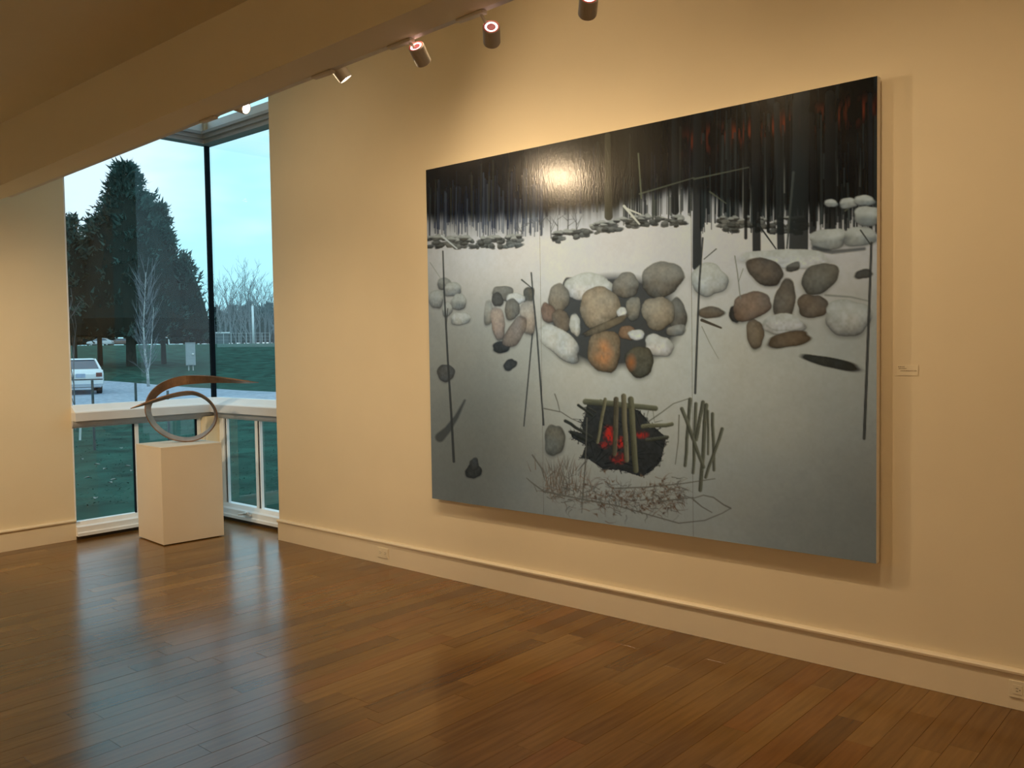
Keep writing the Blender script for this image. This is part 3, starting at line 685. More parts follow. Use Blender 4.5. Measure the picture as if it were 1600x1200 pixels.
for i in range(NS):
    t = ctr[min(i+1, NS-1)]-ctr[max(i-1, 0)]; t /= np.linalg.norm(t)
    upn = np.cross(hv, t); upn /= np.linalg.norm(upn)
    vw = R_[i, 2]*dist/F_PX
    fl = min(1.0, R_[i, 2]/3.0) if (i < 18 or i > NS-18) else 1.0
    W = 0.085*fl
    dep = math.sqrt(max(W*W-vw*vw, 0.0))*0.9
    wv = upn*vw*0.9 + hv*dep*(1 if i < NS else 1); wl = np.linalg.norm(wv)
    nn = np.cross(t, wv); nn /= np.linalg.norm(nn)
    tk = 0.005*max(fl, 0.3)
    for sx, sy in ((-1, -1), (1, -1), (1, 1), (-1, 1)): vs_.append(ctr[i]+wv*0.5*sx+nn*tk*sy)
fs_ = [(0, 1, 2, 3), tuple(4*(NS-1)+k for k in (3, 2, 1, 0))]
for i in range(NS-1):
    for k in range(4): fs_.append((4*i+k, 4*i+(k+1) % 4, 4*i+4+(k+1) % 4, 4*i+4+k))
zmin = min(p[2] for p in vs_); vs_ = [p+np.array([0, 0, PH+0.0006-zmin]) for p in vs_]
mb.add(vs_, fs_)
tag(mb.build('ribbon_sculpture', steel, smooth=False), 'bent brown steel ribbon sculpture looping on the plinth', 'sculpture')

# ------------------------------------------------------------------ track and track lamps
track = MB(); xs0, xs1 = 0.4, 9.6
TY0, TY1 = BY1+0.001, BY1+0.036
track.add([(xs0,TY0,bz(xs0)+0.003),(xs1,TY0,bz(xs1)+0.003),(xs1,TY1,bz(xs1)+0.003),(xs0,TY1,bz(xs0)+0.003),(xs0,TY0,bz(xs0)+0.036),(xs1,TY0,bz(xs1)+0.036),(xs1,TY1,bz(xs1)+0.036),(xs0,TY1,bz(xs0)+0.036)],
          [(0,3,2,1),(4,5,6,7),(0,1,5,4),(1,2,6,5),(2,3,7,6),(3,0,4,7)])
tag(track.build('lighting_track', MT['track']), 'lighting track along the far edge of the ceiling bulkhead', 'track')
def track_lamp(c, aim, label, power, spot=80, blend_=0.7, ty=(BY1+0.018), zt=None, group='track lamps on the bulkhead', r=0.034, L=0.082, soft=0.03):
    """c: centre of the can; aim: unit direction of the beam"""
    c = Vector(c); d = Vector(aim).normalized(); zt = bz(c.x)+0.003 if zt is None else zt
    root = empty('track_lamp', (c.x, ty, zt)); tag(root, label, 'lamp', group)
    adopt(root, MB().box((c.x-0.125, ty-0.015, zt-0.015), (c.x+0.018, ty+0.015, zt-0.0005)).build('adapter', MT['track'], bevel=0.003))
    adopt(root, MB().tube((c.x, ty, zt-0.013), (c.x, c.y*0.8+ty*0.2, c.z+0.01), 0.006, n=10).build('stem', MT['track'], smooth=True))
    b0 = c-d*(L/2)
    can = MB().lathe(b0, d, [(0.0, r*0.93), (0.003, r), (L-0.003, r), (L, r*0.96), (L, r*0.86), (L-0.012, r*0.82), (L-0.012, 0.0)], 28)
    can.lathe(b0, d, [(0.0, r*0.93), (0.0, r*0.74), (0.006, r*0.74), (0.006, 0.0)], 28)
    adopt(root, can.build('housing', MT['lampbody'], smooth=False))
    adopt(root, MB().lathe(b0-d*0.0008, d, [(0.0, r*0.92), (0.0, r*0.78)], 28).build('back_rim', MT['rim']))
    adopt(root, MB().lathe(b0+d*0.002, d, [(0.0, r*0.76), (0.0, r*0.52)], 28).build('light_ring', MT['ring']))
    adopt(root, MB().lathe(b0+d*0.0015, d, [(0.0, r*0.50), (0.0, 0.0)], 28).build('lamp_base', MT['core']))
    adopt(root, MB().lathe(c+d*(L/2-0.006), d, [(0.0, r*0.80), (0.0, 0.0)], 28).build('lens', MT['lens']))
    ld = bpy.data.lights.new('lamp_beam', 'SPOT'); ld.energy = power; ld.color = LAMP_COL
    ld.spot_size = math.radians(spot); ld.spot_blend = blend_; ld.shadow_soft_size = soft
    lo = bpy.data.objects.new('lamp_beam', ld); COL.objects.link(lo)
    lo.location = c+d*(L/2+0.012); lo.rotation_euler = d.to_track_quat('-Z', 'Y').to_euler()
    adopt(root, lo); return root
LY = -1.545
def lc(px, py, y=LY): return cast(px, py, 1, y)
def aimto(c, t): return Vector(t)-Vector(c)
_f = Vector((-math.sin(YAW), math.cos(YAW), 0)); _r = Vector((math.cos(YAW), math.sin(YAW), 0)); _u = Vector((0, 0, 1))
track_lamp(lc(768, 54), _f*0.90-_u*0.42, 'track lamp in the middle of the row, upright with a glowing ring', P_ART, spot=74, blend_=1.0)
track_lamp(lc(656, 85), _f*0.72+_r*0.30-_u*0.58, 'track lamp tilted to the left with a glowing ring', P_ART, spot=74, blend_=1.0)
track_lamp(lc(919, 8), _f*0.90-_u*0.40, 'track lamp nearest the camera, cut by the top of the frame', P_ART, spot=74, blend_=1.0)
track_lamp(lc(532, 112), _r*0.58+_f*0.2-_u*0.80, 'track lamp pointing down to the right with a thin bright face', P_ART*0.8, spot=80, blend_=1.0)
track_lamp(lc(376, 166, -1.44), (0.84, 0.30, -0.36), 'track lamp with a bright face in front of the window head', P_GLARE, spot=150, blend_=0.8)
# wall-washing lamps on a second, higher track on the far face of the bulkhead, hidden from the camera by it
def btrack(nm_label, y0, y1, z):
    tag(MB().box((1.6, y0, z), (9.8, y1, z+0.033)).build('lighting_track', MT['track']), nm_label, 'track')
ZU = 3.56
btrack('upper lighting track hidden behind the bulkhead', BY1+0.001, BY1+0.036, ZU)
for x, t, pw, nm_ in ((2.2, (2.1, 0, 0.9), 0.50, 'first'), (3.7, (3.7, 0, -0.1), 1, 'second'), (5.0, (5.0, 0, -0.1), 1, 'third'), (6.3, (6.3, 0, -0.1), 0.75, 'fourth'), (7.6, (7.6, 0, -0.1), 0.22, 'fifth'), (9.0, (9.0, 0, -0.1), 0.2, 'last')):
    c = Vector((x, LY, ZU-0.08)); track_lamp(c, aimto(c, t), nm_+' wall-washing lamp from the window on the hidden upper track', P_WASH*pw, spot=(166 if nm_ == 'first' else 124), blend_=1.0, zt=ZU, group='wall-washing lamps behind the bulkhead')
zt2 = ZC-0.06
tag(MB().box((0.6, -4.52, zt2), (9.5, -4.48, ZC-0.034)).build('lighting_track', MT['track']), 'room lighting track on the lower ceiling, left of the frame', 'track')
for x, t, pw, sp, nm_ in ((2.3, (0.0, -1.65, 1.0), P_ROOM*1.45, 50, 'aimed at the back wall'), (3.2, (1.9, 0.0, 0.55), P_ROOM*0.9, 46, 'aimed at the foot of the painting wall'), (4.9, (4.9, -7.4, 1.5), P_ROOM, 90, 'added as fill at the left wall'), (6.9, (6.9, -7.4, 1.5), P_ROOM, 90, 'added as fill at the end of the left wall'), (8.6, (10.4, -4.2, 1.4), P_ROOM, 90, 'added as fill at the front wall')):  # the last three are unseen lamps added so wall bounce lifts the ambient
    c = Vector((x, -4.5, zt2-0.10)); track_lamp(c, aimto(c, t), 'lamp of the room track '+nm_, pw, spot=sp, blend_=1.0, ty=-4.5, zt=zt2, group='lamps on the room track')

# ------------------------------------------------------------------ outlets, wall label
def outlet(x, z, label):
    o = empty('wall_outlet', (x, -0.016, z)); tag(o, label, 'outlet', 'wall outlets in the baseboard')
    adopt(o, MB().box((x-0.058, -0.0215, z-0.036), (x+0.058, -0.0157, z+0.036)).build('cover_plate', MT['plate'], bevel=0.002))
    for s_ in (-1, 1):
        cx = x+s_*0.026
        f = MB().box((cx-0.017, -0.0235, z-0.020), (cx+0.017, -0.0212, z+0.020)).build('socket', MT['plate'], bevel=0.001); adopt(o, f)
        sl = MB()
        for dz in (-0.006, 0.006): sl.box((cx-0.006, -0.0238, z+dz-0.001), (cx+0.003, -0.0232, z+dz+0.001))
        sl.box((cx+0.007, -0.0238, z-0.002), (cx+0.011, -0.0232, z+0.002))
        adopt(o, sl.build('slot', MT['slot']))
outlet(2.70, 0.083, 'cream outlet in the baseboard left of the painting')
outlet(6.765, 0.088, 'cream outlet in the baseboard at the right edge of the frame')
lb = empty('wall_label', (6.29, -0.001, 1.40)); tag(lb, 'tiny pale wall label to the right of the painting', 'label')
MT['card'] = nodemat('label_card', (0.82, 0.735, 0.555), 0.6, var=0.01); MT['ink'] = nodemat('label_ink', (0.26, 0.19, 0.11), 0.6, var=0.1)
adopt(lb, MB().box((6.245, -0.0022, 1.395), (6.335, -0.0004, 1.442)).build('card', MT['card']))
tx = MB(); q = random.Random(2)
for x0, x1, z in ((6.25, 6.277, 1.434), (6.252, 6.285, 1.426), (6.26, 6.33, 1.416)):
    x = x0
    while x < x1:
        L = q.uniform(0.002, 0.006); tx.box((x, -0.0026, z-0.0018), (min(x+L, x1), -0.0021, z+0.0018)); x += L+0.0016
adopt(lb, tx.build('text', MT['ink']))

# ================================================================== OUTSIDE
ED = ray(265, 550); ED[2] = 0; ED /= np.linalg.norm(ED); ES = np.array([-ED[1], ED[0], 0.0])   # away from the house / to the left
if ES @ _rt > 0: ES = -ES
GZ = -0.10
def terrain(p):
    s_ = (np.array(p)[:2]-CAM[:2]) @ ED[:2]
    return GZ + 2.32*float(ss(40, 84, np.array(s_))) + 0.0068*max(0.0, float(s_)-84)
def ghit(px, py):
    d = ray(px, py); t = 6.0; hd = math.hypot(d[0], d[1])
    while t*hd < 240:
        p = CAM+d*t
        if p[2] <= terrain(p): return p
        t += 0.04
    return CAM+d*(90/hd)
def at_dist(px, s_):
    d = ray(px, 550); t = s_/(d[:2] @ ED[:2]); p = CAM+d*t; p[2] = terrain(p); return p
def scale_at(p): return ((np.array(p)-CAM) @ _fw)/F_PX      # metres per pixel there
MT['lawn'] = nodemat('lawn', (0.017, 0.066, 0.050), 0.95, spec=0.1, var=0.55, scale=1.6, bump=0.5, bscale=12, coords='Object')
MT['gravel'] = nodemat('gravel', (0.33, 0.38, 0.47), 0.9, spec=0.2, var=0.25, scale=6, bump=0.6, bscale=25)
mb = MB(); ns, nl = 60, 24
S_ = np.concatenate([np.linspace(3, 36, 8), np.linspace(38, 88, 26), np.linspace(95, 260, 8)])
for s_ in S_:
    for l in np.linspace(-160, 160, nl):
        p = CAM+ED*s_+ES*l; mb.v.append((p[0], p[1], terrain(p)))
for i in range(len(S_)-1):
    for j in range(nl-1): mb.f.append((i*nl+j, i*nl+j+1, (i+1)*nl+j+1, (i+1)*nl+j)); mb.mi.append(0)
lawn = mb.build('ground_lawn', MT['lawn'], smooth=True); struct(lawn, 'green lawn rising to a low bank beyond the drive')
# gravel drive: its far edge follows the photograph
far = [(60, 594), (165, 595.5), (200, 598), (240, 601.5), (300, 606), (335, 608), (380, 611), (440, 613.5)]
near = [(60, 646), (165, 642), (240, 638), (300, 635), (335, 632), (380, 629), (440, 627)]
mb = MB(); K = 40; fxs = np.linspace(60, 440, K)
fa = [ghit(x, np.interp(x, [p[0] for p in far], [p[1] for p in far])) for x in fxs]
na = [ghit(x, np.interp(x, [p[0] for p in near], [p[1] for p in near])) for x in fxs]
for a, b_ in zip(fa, na):
    for t in np.linspace(0, 1, 5):
        p = a*(1-t)+b_*t; mb.v.append((p[0], p[1], terrain(p)+0.02))
for i in range(K-1):
    for j in range(4): mb.f.append((i*5+j, i*5+j+1, i*5+6+j, i*5+5+j)); mb.mi.append(0)
struct(mb.build('ground_gravel', MT['gravel']), 'pale gravel drive crossing behind the window rail')
# grass blades near the house
q = np.random.RandomState(5); mb = MB()
for i in range(7000):
    s_ = 10.5+q.rand()**1.5*14; l = (q.rand()-0.5)*0.62*s_*1.0
    p = CAM+ED*s_+ES*l
    if p[0] > -0.45 and p[1] < 0.7: continue
    a = q.rand()*6.28; h = 0.008+0.014*q.rand(); wv = np.array([math.cos(a), math.sin(a), 0])*0.008; ln = np.array([q.randn(), q.randn(), 0])*0.05
    p[2] = GZ; mb.v += [tuple(p-wv), tuple(p+wv), tuple(p+ln+np.array([0, 0, h]))]; k = len(mb.v); mb.f.append((k-3, k-2, k-1)); mb.mi.append(0)
gb = mb.build('lawn_grass', nodemat('grass_blade', (0.020, 0.078, 0.058), 0.8, var=0.5, scale=3)); tag(gb, 'short green grass blades growing outside the window', 'grass', kind='stuff')
# fallen leaves flecks
mb = MB(); flecks = [(165, 742), (178, 760), (137, 757), (152, 735), (200, 738), (172, 765), (207, 745), (190, 708), (150, 790), (128, 726)]
leafm = nodemat('dry_leaf', (0.30, 0.30, 0.28), 0.8, var=0.2)
def leaf_obj(px, py, i):
    p = ghit(px, py); a = i*1.3; m_ = MB(); r = 0.035
    pts = [(math.cos(a+t)*r*k, math.sin(a+t)*r*k, h) for t, k, h in ((0, 1.3, 0.02), (0.9, .8, 0.035), (2.2, .8, 0.03), (3.14, 1.2, 0.02), (4.1, .8, 0.03), (5.3, .8, 0.035))]
    m_.add([(p[0]+x, p[1]+y, GZ+0.06+z) for x, y, z in pts], [(0, 1, 2, 3), (0, 3, 4, 5)])
    m_.add([(p[0]+x, p[1]+y, GZ+0.057+z) for x, y, z in pts], [(3, 2, 1, 0), (5, 4, 3, 0)])
    tag(m_.build('fallen_leaf', leafm), 'pale dry leaf on the lawn, '+ORDL[i]+' from the left in the low pane', 'leaf', 'fallen leaves on the lawn')
ORDL = ['first', 'second', 'third', 'fourth', 'fifth', 'sixth', 'seventh', 'eighth', 'ninth', 'tenth']
for i, (a, b_) in enumerate(sorted(flecks)): leaf_obj(a, b_, i)

MT['bark'] = nodemat('bark', (0.06, 0.055, 0.05), 0.9, var=0.3, scale=6, stretch=(3, 3, 0.6))
MT['birch'] = nodemat('pale_bark', (0.42, 0.44, 0.44), 0.8, var=0.3, scale=8, stretch=(1, 1, 4))
MT['twig'] = nodemat('grey_twig', (0.16, 0.18, 0.20), 0.9, var=0.25)
MT['cedar'] = nodemat('cedar_foliage', (0.040, 0.088, 0.080), 0.85, spec=0.2, var=0.6, scale=0.8)
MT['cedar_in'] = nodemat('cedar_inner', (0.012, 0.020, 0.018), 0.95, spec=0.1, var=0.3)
MT['far_ever'] = nodemat('far_evergreen', (0.018, 0.036, 0.030), 0.9, spec=0.1, var=0.4, scale=0.6)

# ---- big cedar
def cedar(px, py_base, lobes, n_clump, seed, label, s_dist, cat='tree', fol=MT['cedar'], group=None):
    q = np.random.RandomState(seed)
    g = at_dist(px, s_dist); mpp = scale_at(g)
    root = empty('cedar_tree' if group is None else 'evergreen_tree', g); tag(root, label, cat, group)
    hz = 550.0
    mbf = MB(); mbi = MB(); mbt = MB()
    VV = []; 
    for (lx, apex, base, hw, dz_) in lobes:      # px column, apex row, bottom row, half width px, depth offset m
        fsz = 1.0 if s_dist < 90 else 1.5; cx = np.array(g)+(-ES)*((lx-px)*mpp)+ED*dz_
        gy = proj(g)[1]
        ztop = g[2]+(gy-apex)*mpp; zbot = g[2]+max(0.3, (gy-base)*mpp); R0 = hw*mpp; H_ = ztop-zbot
        mbt.tube((cx[0], cx[1], g[2]-0.1), (cx[0], cx[1], zbot+H_*0.8), max(0.08, R0*0.075), 0.05, 8)
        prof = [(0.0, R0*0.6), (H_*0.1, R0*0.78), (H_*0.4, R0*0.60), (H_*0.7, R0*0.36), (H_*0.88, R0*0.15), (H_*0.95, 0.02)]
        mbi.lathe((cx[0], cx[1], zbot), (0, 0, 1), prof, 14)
        for k in range(int(n_clump*H_*R0/22)):
            t = q.rand()**1.25; a = q.rand()*6.283
            rad = R0*(min(1.0, (t*1.02+0.01))**0.66)*(0.86+0.09*math.sin(a*3+seed+t*11)+0.06*q.randn())
            if t > 0.9: rad *= 0.93
            rr_ = rad*(0.62+0.38*q.rand())
            c = np.array([cx[0]+math.cos(a)*rr_, cx[1]+math.sin(a)*rr_, ztop-t*H_])
            outd = np.array([math.cos(a), math.sin(a), 0.0])
            cl = (0.26+0.24*q.rand())*fsz
            for j in range(16):
                o = c+q.randn(3)*np.array([.34, .34, .26])*cl*1.2
                dirv = outd*(0.5+0.5*q.rand())+np.array([0, 0, 0.25+0.75*q.rand()])+q.randn(3)*0.45
                dirv /= np.linalg.norm(dirv)
                sd = np.cross(dirv, q.randn(3)); sd /= np.linalg.norm(sd); L = cl*(0.45+0.6*q.rand())
                VV.append((o-sd*L*0.20, o+sd*L*0.20, o+dirv*L))
    v = np.array(VV).reshape(-1, 3)
    me = bpy.data.meshes.new('foliage'); nvt = len(v)
    me.vertices.add(nvt); me.vertices.foreach_set('co', v.ravel()); me.loops.add(nvt); me.loops.foreach_set('vertex_index', np.arange(nvt))
    me.polygons.add(nvt//3); me.polygons.foreach_set('loop_start', np.arange(0, nvt, 3)); me.update(calc_edges=True); me.materials.append(fol)
    fo = bpy.data.objects.new('foliage', me); COL.objects.link(fo); adopt(root, fo)
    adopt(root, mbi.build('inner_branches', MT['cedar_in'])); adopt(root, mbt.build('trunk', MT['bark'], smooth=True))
    return root
cedar(208, 578, [(205, 262, 526, 112, 0), (128, 350, 524, 52, -0.8), (252, 318, 526, 60, 0.8), (288, 400, 528, 48, 0.2), (160, 350, 526, 60, 0.6)], 330, 3, 'tall dark cedar tree seen through the left pane', 58)

def bare(name, g, h, seed, label, group=None, m=None, spread=0.55, depth=4, r0=None, lean=0.0, cat='tree', fork=0.35):
    q = random.Random(seed); m = m or MT['twig']
    root = empty(name, g); tag(root, label, cat, group)
    tr = MB(); br = MB(); r0 = r0 or h*0.012
    def grow(p, d, L, r, k):
        e = p+d*L
        (tr if k == 0 else br).tube(p, e, r, r*0.68, 5 if k < 2 else 3, caps=False)
        if k >= depth: return
        n_ = q.randint(2, 3) if k else 4
        for i in range(n_):
            t = q.uniform(fork, 1.0) if i else 1.0
            nd = (d+Vector((q.uniform(-1, 1), q.uniform(-1, 1), q.uniform(-0.1, 0.7)))*spread).normalized()
            grow(p+(e-p)*t, nd, L*q.uniform(0.55, 0.8), max(r*0.55, h*0.0012), k+1)
    grow(Vector(g)-Vector((0, 0, 0.1)), Vector((lean, 0, 1)).normalized(), h*0.36, r0, 0)
    adopt(root, tr.build('trunk', m, smooth=True)); adopt(root, br.build('branches', m)); return root
# slim pale birch in front of the cedar
g = at_dist(231, 41.5)
q = random.Random(8)
root = empty('birch_sapling', g); tag(root, 'slim pale-barked birch sapling in front of the cedar', 'tree')
mpp = scale_at(g); tr = MB(); br = MB()
def bp(px, py, dep=0.0):
    d = ray(px, py); s_ = (np.array(g)-CAM) @ ED + dep; t = s_/(d @ ED); return Vector(CAM+d*t)
pts = [(232, 604), (230, 575), (226, 545), (224, 510), (226, 470), (228, 425)]
for i in range(len(pts)-1): tr.tube(bp(*pts[i]), bp(*pts[i+1]), 0.068*(1-i*0.17), 0.068*(1-(i+1)*0.17), 8)
pts = [(231, 582), (235, 560), (237, 530), (240, 480)]
for i in range(3): tr.tube(bp(*pts[i]), bp(*pts[i+1]), 0.04*(1-i*0.25), 0.04*(1-(i+1)*0.25), 6)
for i in range(70):
    y = q.uniform(440, 585); x = 227+q.uniform(-2, 4); dx = q.choice((-1, 1))*q.uniform(6, 20); up = q.uniform(15, 42)
    a_ = bp(x, y, q.uniform(-.1, .1)); b_ = bp(x+dx, y-up, q.uniform(-.6, .6)); br.tube(a_, b_, 0.014, 0.005, 3, False)
    for k in range(2): br.tube(a_+(b_-a_)*0.6, bp(x+dx*q.uniform(.6, 1.5), y-up-q.uniform(2, 16), q.uniform(-.6, .6)), 0.008, 0.004, 3, False)
adopt(root, tr.build('trunk', MT['birch'], smooth=True)); adopt(root, br.build('branches', MT['twig']))
# staked sapling close to the left jamb
g = ghit(118, 672); bare('young_tree', g, 3.2, 21, 'bare young tree beside the left jamb of the window', m=MT['twig'], depth=4, r0=0.02, spread=0.42)
g2 = ghit(125, 688); top = CAM+ray(121, 660)*np.linalg.norm(np.array(g2)-CAM)/np.linalg.norm(ray(125, 688))
tag(MB().tube(Vector(g2), Vector(g2)+Vector((-0.03, 0.05, 0.55)), 0.022, 0.022, 8).build('tree_stake', nodemat('white_stake', (0.55, 0.6, 0.6), 0.6)), 'short white stake leaning on the lawn outside the low pane', 'stake')
# garden stakes with wire
MT['stake'] = nodemat('stake_metal', (0.06, 0.085, 0.10), 0.6, var=0.2)
stk = []
for (px, ytop, lab) in ((142.5, 593, 'dark stake in front of the parked car'), (210, 598, 'dark stake on the gravel left of the sculpture loop'), (260, 611, 'dark stake seen behind the sculpture loop')):
    p = at_dist(px, 16.5); mpp = scale_at(p); zt = 1.55+(551-ytop)*mpp*1.0
    mb = MB().tube((p[0], p[1], GZ-0.1), (p[0], p[1], zt), 0.024, 0.022, 8); stk.append((p[0], p[1], zt))
    tag(mb.build('garden_stake', MT['stake']), lab, 'stake', 'garden stakes')

# ---- cars
def car(g, heading, rgb, label, group=None):
    """sedan, nose along heading; origin under its middle"""
    root = empty('car', (0, 0, 0)); tag(root, label, 'car', group)
    paint = nodemat('car_paint', rgb, 0.25, metal=0.2, spec=0.6, var=0.03)
    dark_ = MT['gasket']; 
    # side profile stations: x (rear -), z bottom, z shoulder, half width, cabin z, cabin half width
    st = [(-2.25,.42,.80,.70,None),(-2.18,.30,.95,.80,None),(-1.95,.26,1.00,.845,None),(-1.3,.26,1.00,.86,None),(-0.4,.24,.97,.865,None),(0.7,.24,.95,.86,None),(1.4,.26,.90,.85,None),(2.0,.30,.80,.80,None),(2.25,.40,.66,.66,None)]
    mb = MB(); NSX = 10
    for x, zb, zs, hw, _ in st:
        ring = [(-hw*.86, zb), (-hw, zb+.14), (-hw, zs-.2), (-hw*.97, zs-.05), (-hw*.86, zs), (hw*.86, zs), (hw*.97, zs-.05), (hw, zs-.2), (hw, zb+.14), (hw*.86, zb)]
        mb.v += [(x, y, z) for y, z in ring]
    for i in range(len(st)-1):
        for k in range(NSX): mb.f.append((i*NSX+k, i*NSX+(k+1) % NSX, (i+1)*NSX+(k+1) % NSX, (i+1)*NSX+k)); mb.mi.append(0)
    mb.f += [tuple(range(NSX)), tuple(range((len(st)-1)*NSX, len(st)*NSX))]; mb.mi += [0, 0]
    parts = [mb.build('body', paint, smooth=False, bevel=0.02)]
    # cabin: glass house with roof and pillars
    def frus(x0, x1, X0, X1, z0, z1, hw0, hw1): return [(x0,-hw0,z0),(x1,-hw0,z0),(x1,hw0,z0),(x0,hw0,z0),(X0,-hw1,z1),(X1,-hw1,z1),(X1,hw1,z1),(X0,hw1,z1)]
    F6 = [(0,3,2,1),(4,5,6,7),(0,1,5,4),(1,2,6,5),(2,3,7,6),(3,0,4,7)]
    parts.append(MB().add(frus(-1.62, 1.05, -0.95, 0.25, .985, 1.37, .74, .59), F6).build('glasshouse', MT['carglass']))
    parts.append(MB().add(frus(-1.02, 0.32, -0.85, 0.15, 1.365, 1.42, .61, .53), F6).build('roof', paint, bevel=0.015))
    for s_ in (-1, 1):
      for a_, b_, r0_, r1_ in (((-1.66, s_*.745, .985), (-0.98, s_*.60, 1.38), .05, .04), ((1.08, s_*.745, .965), (0.28, s_*.60, 1.38), .035, .03), ((-.3, s_*.75, .98), (-.32, s_*.60, 1.38), .035, .03)):
        parts.append(MB().tube(a_, b_, r0_, r1_, 6).build('pillar', paint))
    parts.append(MB().box((-2.33, -.80, .40), (-2.12, .80, .60)).build('rear_bumper', paint, bevel=0.03))
    parts.append(MB().box((-2.345, -.78, .585), (-2.2, .78, .615)).build('bumper_strip', dark_))
    parts.append(MB().box((-2.27, -.17, .68), (-2.235, .17, .83)).build('number_plate', nodemat('number_plate', (.36, .45, .62), .4, var=.1)))
    lm = nodemat('tail_lamp', (.16, .05, .05), .3, var=.1)
    for s_ in (-1, 1): parts.append(MB().box((-2.28, s_*.66-.11, .70), (-2.16, s_*.66+.11, .86)).build('tail_lamp', lm, bevel=.01))
    tyre = nodemat('tyre', (.02, .022, .025), .8)
    for x in (-1.35, 1.35):
        for s_ in (-1, 1):
            wh = MB().lathe((x, s_*.70-.10, .315), (0, 1, 0), [(0, 0), (0, .2), (0, .29), (.03, .315), (.17, .315), (.2, .29), (.2, .2), (.2, 0)], 20).build('wheel', tyre); parts.append(wh)
            hb = MB().lathe((x, s_*.805, .315), (0, s_, 0), [(0, .19), (.012, .17), (.012, 0)], 14).build('hub_cap', paint); hb.parent = wh
    for p in parts: p.parent = root
    root.location = g; root.rotation_euler = (0, 0, heading)
    return root
hd = math.atan2(ED[1], ED[0])
g = at_dist(121, 40.5); g[2] = terrain(g)+0.02
car(g, hd+math.radians(7), (0.80, 0.84, 0.88), 'white sedan parked on the gravel, seen from behind')
g = at_dist(157, 182); car(g, hd+math.radians(80), (0.62, 0.66, 0.70), 'distant silver car under the cedar tree')
g = at_dist(187, 188); car(g, hd+math.radians(100), (0.22, 0.14, 0.12), 'distant brown car right of the silver one')

# ---- electrical cabinet on two legs
g = ghit(298.5, 579); mpp = scale_at(g); gz_ = g[2]
root = empty('utility_cabinet', g); tag(root, 'grey metal utility cabinet on two short legs on the lawn bank', 'cabinet')
MT['cab'] = nodemat('cabinet_metal', (0.36, 0.41, 0.44), 0.5, var=0.06)
right = -ES
def cb(lat0, lat1, d0, d1, z0, z1):
    mb = MB(); P = [np.array(g)+right*l+ED*d for l, d in ((lat0, d0), (lat1, d0), (lat1, d1), (lat0, d1))]
    mb.add([(p[0], p[1], gz_+z) for z in (z0, z1) for p in P], [(0,3,2,1),(4,5,6,7),(0,1,5,4),(1,2,6,5),(2,3,7,6),(3,0,4,7)]); return mb
h0, h1 = 8*mpp, 43*mpp; hw = 7.2*mpp
adopt(root, cb(-hw, hw, -0.12, 0.15, h0, h1).build('body', MT['cab'], bevel=0.01))
adopt(root, cb(-hw*.9, hw*.92, -0.145, -0.12, h0+.03, h1-.03).build('door', MT['cab'], bevel=0.006))
adopt(root, cb(-hw*1.08, hw*1.08, -0.16, 0.17, h1, h1+.03).build('rain_hood', MT['cab']))
for l in (-hw*.45, hw*.45): adopt(root, cb(l-.035, l+.035, -0.05, 0.03, -0.2, h0).build('leg', MT['birch']))
c = np.array(g)+right*hw*.45-ED*0.145
adopt(root, MB().lathe((c[0], c[1], gz_+h0+(h1-h0)*.5), tuple(-ED), [(0, .06), (.03, .06), (.05, .03), (.05, 0)], 12).build('meter_dial', MT['handle']))

# ---- white sign post, light pole, fence
g = at_dist(264.5, 82); mpp = scale_at(g); root = empty('sign_post', g); tag(root, 'small white T-shaped sign post at the top of the bank', 'sign')
MT['signw'] = nodemat('sign_white', (0.8, 0.86, 0.9), 0.5)
zs = g[2]+(proj(g)[1]-528)*mpp
adopt(root, MB().tube((g[0], g[1], g[2]-.1), (g[0], g[1], zs), .06, .06, 8).build('post', MT['signw']))
P = [np.array(g)+right*l+ED*d for l, d in ((-.28, -.1), (.28, -.1), (.28, .1), (-.28, .1))]
adopt(root, MB().add([(p[0], p[1], z) for z in (zs, zs+.14) for p in P], [(0,3,2,1),(4,5,6,7),(0,1,5,4),(1,2,6,5),(2,3,7,6),(3,0,4,7)]).build('board', MT['signw']))
g = at_dist(396.5, 93); mpp = scale_at(g); zs = g[2]+(proj(g)[1]-478)*mpp
root = empty('light_pole', g); tag(root, 'tall pale pole standing before the bare treeline', 'pole')
adopt(root, MB().tube((g[0], g[1], g[2]-.1), (g[0], g[1], zs), .13, .11, 8).build('shaft', MT['signw'], smooth=True))
adopt(root, MB().tube((g[0], g[1], zs), (g[0], g[1], zs+.18), .12, .05, 8).build('cap', MT['birch']))
root = empty('wire_fence', at_dist(380, 97)); tag(root, 'low wire fence crossing the far lawn below the treeline', 'fence')
prev = None
for i, px in enumerate(range(338, 434, 12)):
    p = at_dist(px, 97); adopt(root, MB().tube((p[0], p[1], p[2]-.1), (p[0], p[1], p[2]+1.15), .035, .035, 6).build('post', MT['cab']))
    if prev is not None:
        for hgt, r_ in ((1.12, .022), (.75, .012), (.4, .012)):
            adopt(root, MB().tube((prev[0], prev[1], prev[2]+hgt), (p[0], p[1], p[2]+hgt), r_, r_, 4).build('rail' if hgt > 1 else 'wire', MT['cab']))
    prev = p
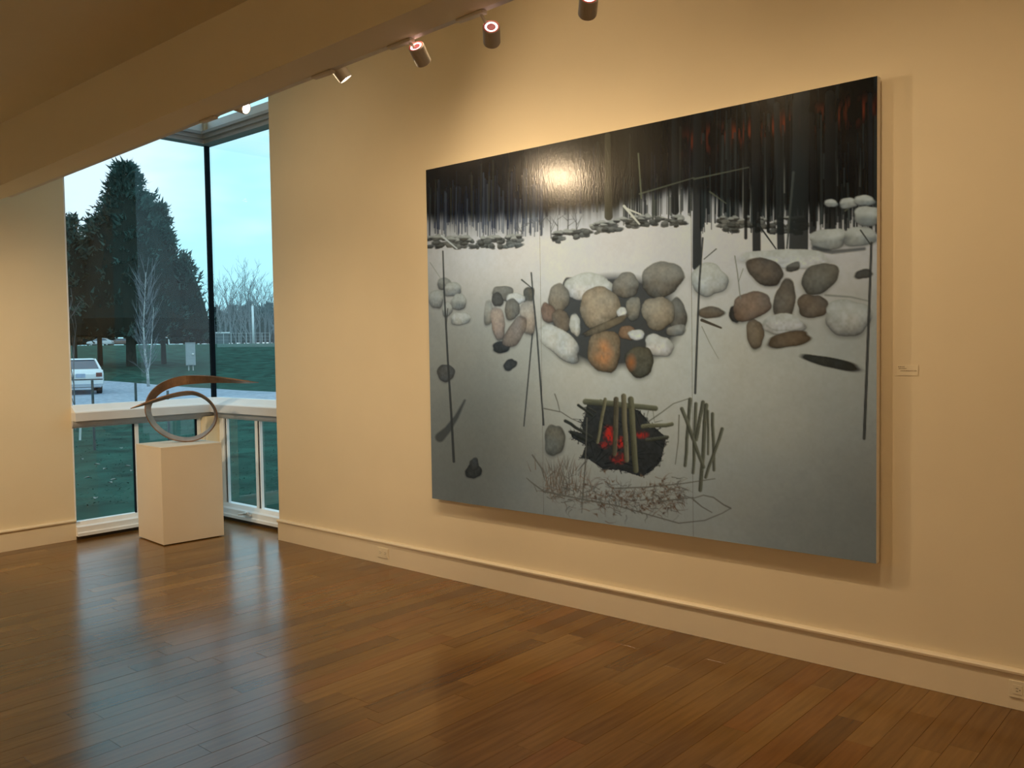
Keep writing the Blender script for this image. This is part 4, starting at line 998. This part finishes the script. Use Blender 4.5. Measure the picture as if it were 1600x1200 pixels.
# low white building far off
g = at_dist(346, 120); root = empty('far_shed', g); tag(root, 'low pale shed roof far off beside the corner joint', 'building')
def orient(lat0, lat1, d0, d1, z0, z1, nm, m):
    P = [np.array(g)+right*l+ED*d for l, d in ((lat0, d0), (lat1, d0), (lat1, d1), (lat0, d1))]
    adopt(root, MB().add([(p[0], p[1], g[2]+z) for z in (z0, z1) for p in P], [(0,3,2,1),(4,5,6,7),(0,1,5,4),(1,2,6,5),(2,3,7,6),(3,0,4,7)]).build(nm, m))
orient(-.9, .9, -.8, .8, -0.1, 1.35, 'wall', MT['stake']); orient(-1.05, 1.05, -1, 1, 1.35, 1.55, 'roof', MT['signw'])

# ---- far treeline: bare trees on the right, dark evergreens behind the cars
ORD = ['first', 'second', 'third', 'fourth', 'fifth', 'sixth', 'seventh', 'eighth', 'ninth', 'tenth', 'eleventh', 'twelfth', 'thirteenth', 'fourteenth']
k = 0
for px, h in ((336,10.0),(345,10.6),(353,9.4),(361,11),(369,9.6),(377,11.2),(385,10.2),(392,11.4),(400,10.2),(407,10.8),(415,9.8),(422,10.8),(430,10)):
    s_ = 114+(k*5 % 7)*6
    bare('bare_tree', at_dist(px, s_), h*(0.80+0.0012*s_), 100+k, 'leafless grey tree, '+ORD[k]+' from the left in the distant treeline', 'bare trees of the distant treeline', MT['twig'], spread=0.60, depth=5, r0=0.13, fork=0.15); k += 1
k = 0
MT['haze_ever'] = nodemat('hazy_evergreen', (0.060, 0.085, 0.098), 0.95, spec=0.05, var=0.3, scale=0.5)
for px, s_, ap, hw in ((112,205,496,22),(138,222,490,24),(164,208,496,22),(212,226,494,24),(238,206,490,24),(262,224,496,22),(288,207,488,24),(314,225,490,24)):
    cedar(px, 540, [(px, ap, 541, hw, 0)], 150, 40+k, 'dark evergreen, '+ORD[k]+' from the left in the row behind the cars', s_, fol=MT['far_ever'], group='far evergreens behind the cars'); k += 1
k = 0
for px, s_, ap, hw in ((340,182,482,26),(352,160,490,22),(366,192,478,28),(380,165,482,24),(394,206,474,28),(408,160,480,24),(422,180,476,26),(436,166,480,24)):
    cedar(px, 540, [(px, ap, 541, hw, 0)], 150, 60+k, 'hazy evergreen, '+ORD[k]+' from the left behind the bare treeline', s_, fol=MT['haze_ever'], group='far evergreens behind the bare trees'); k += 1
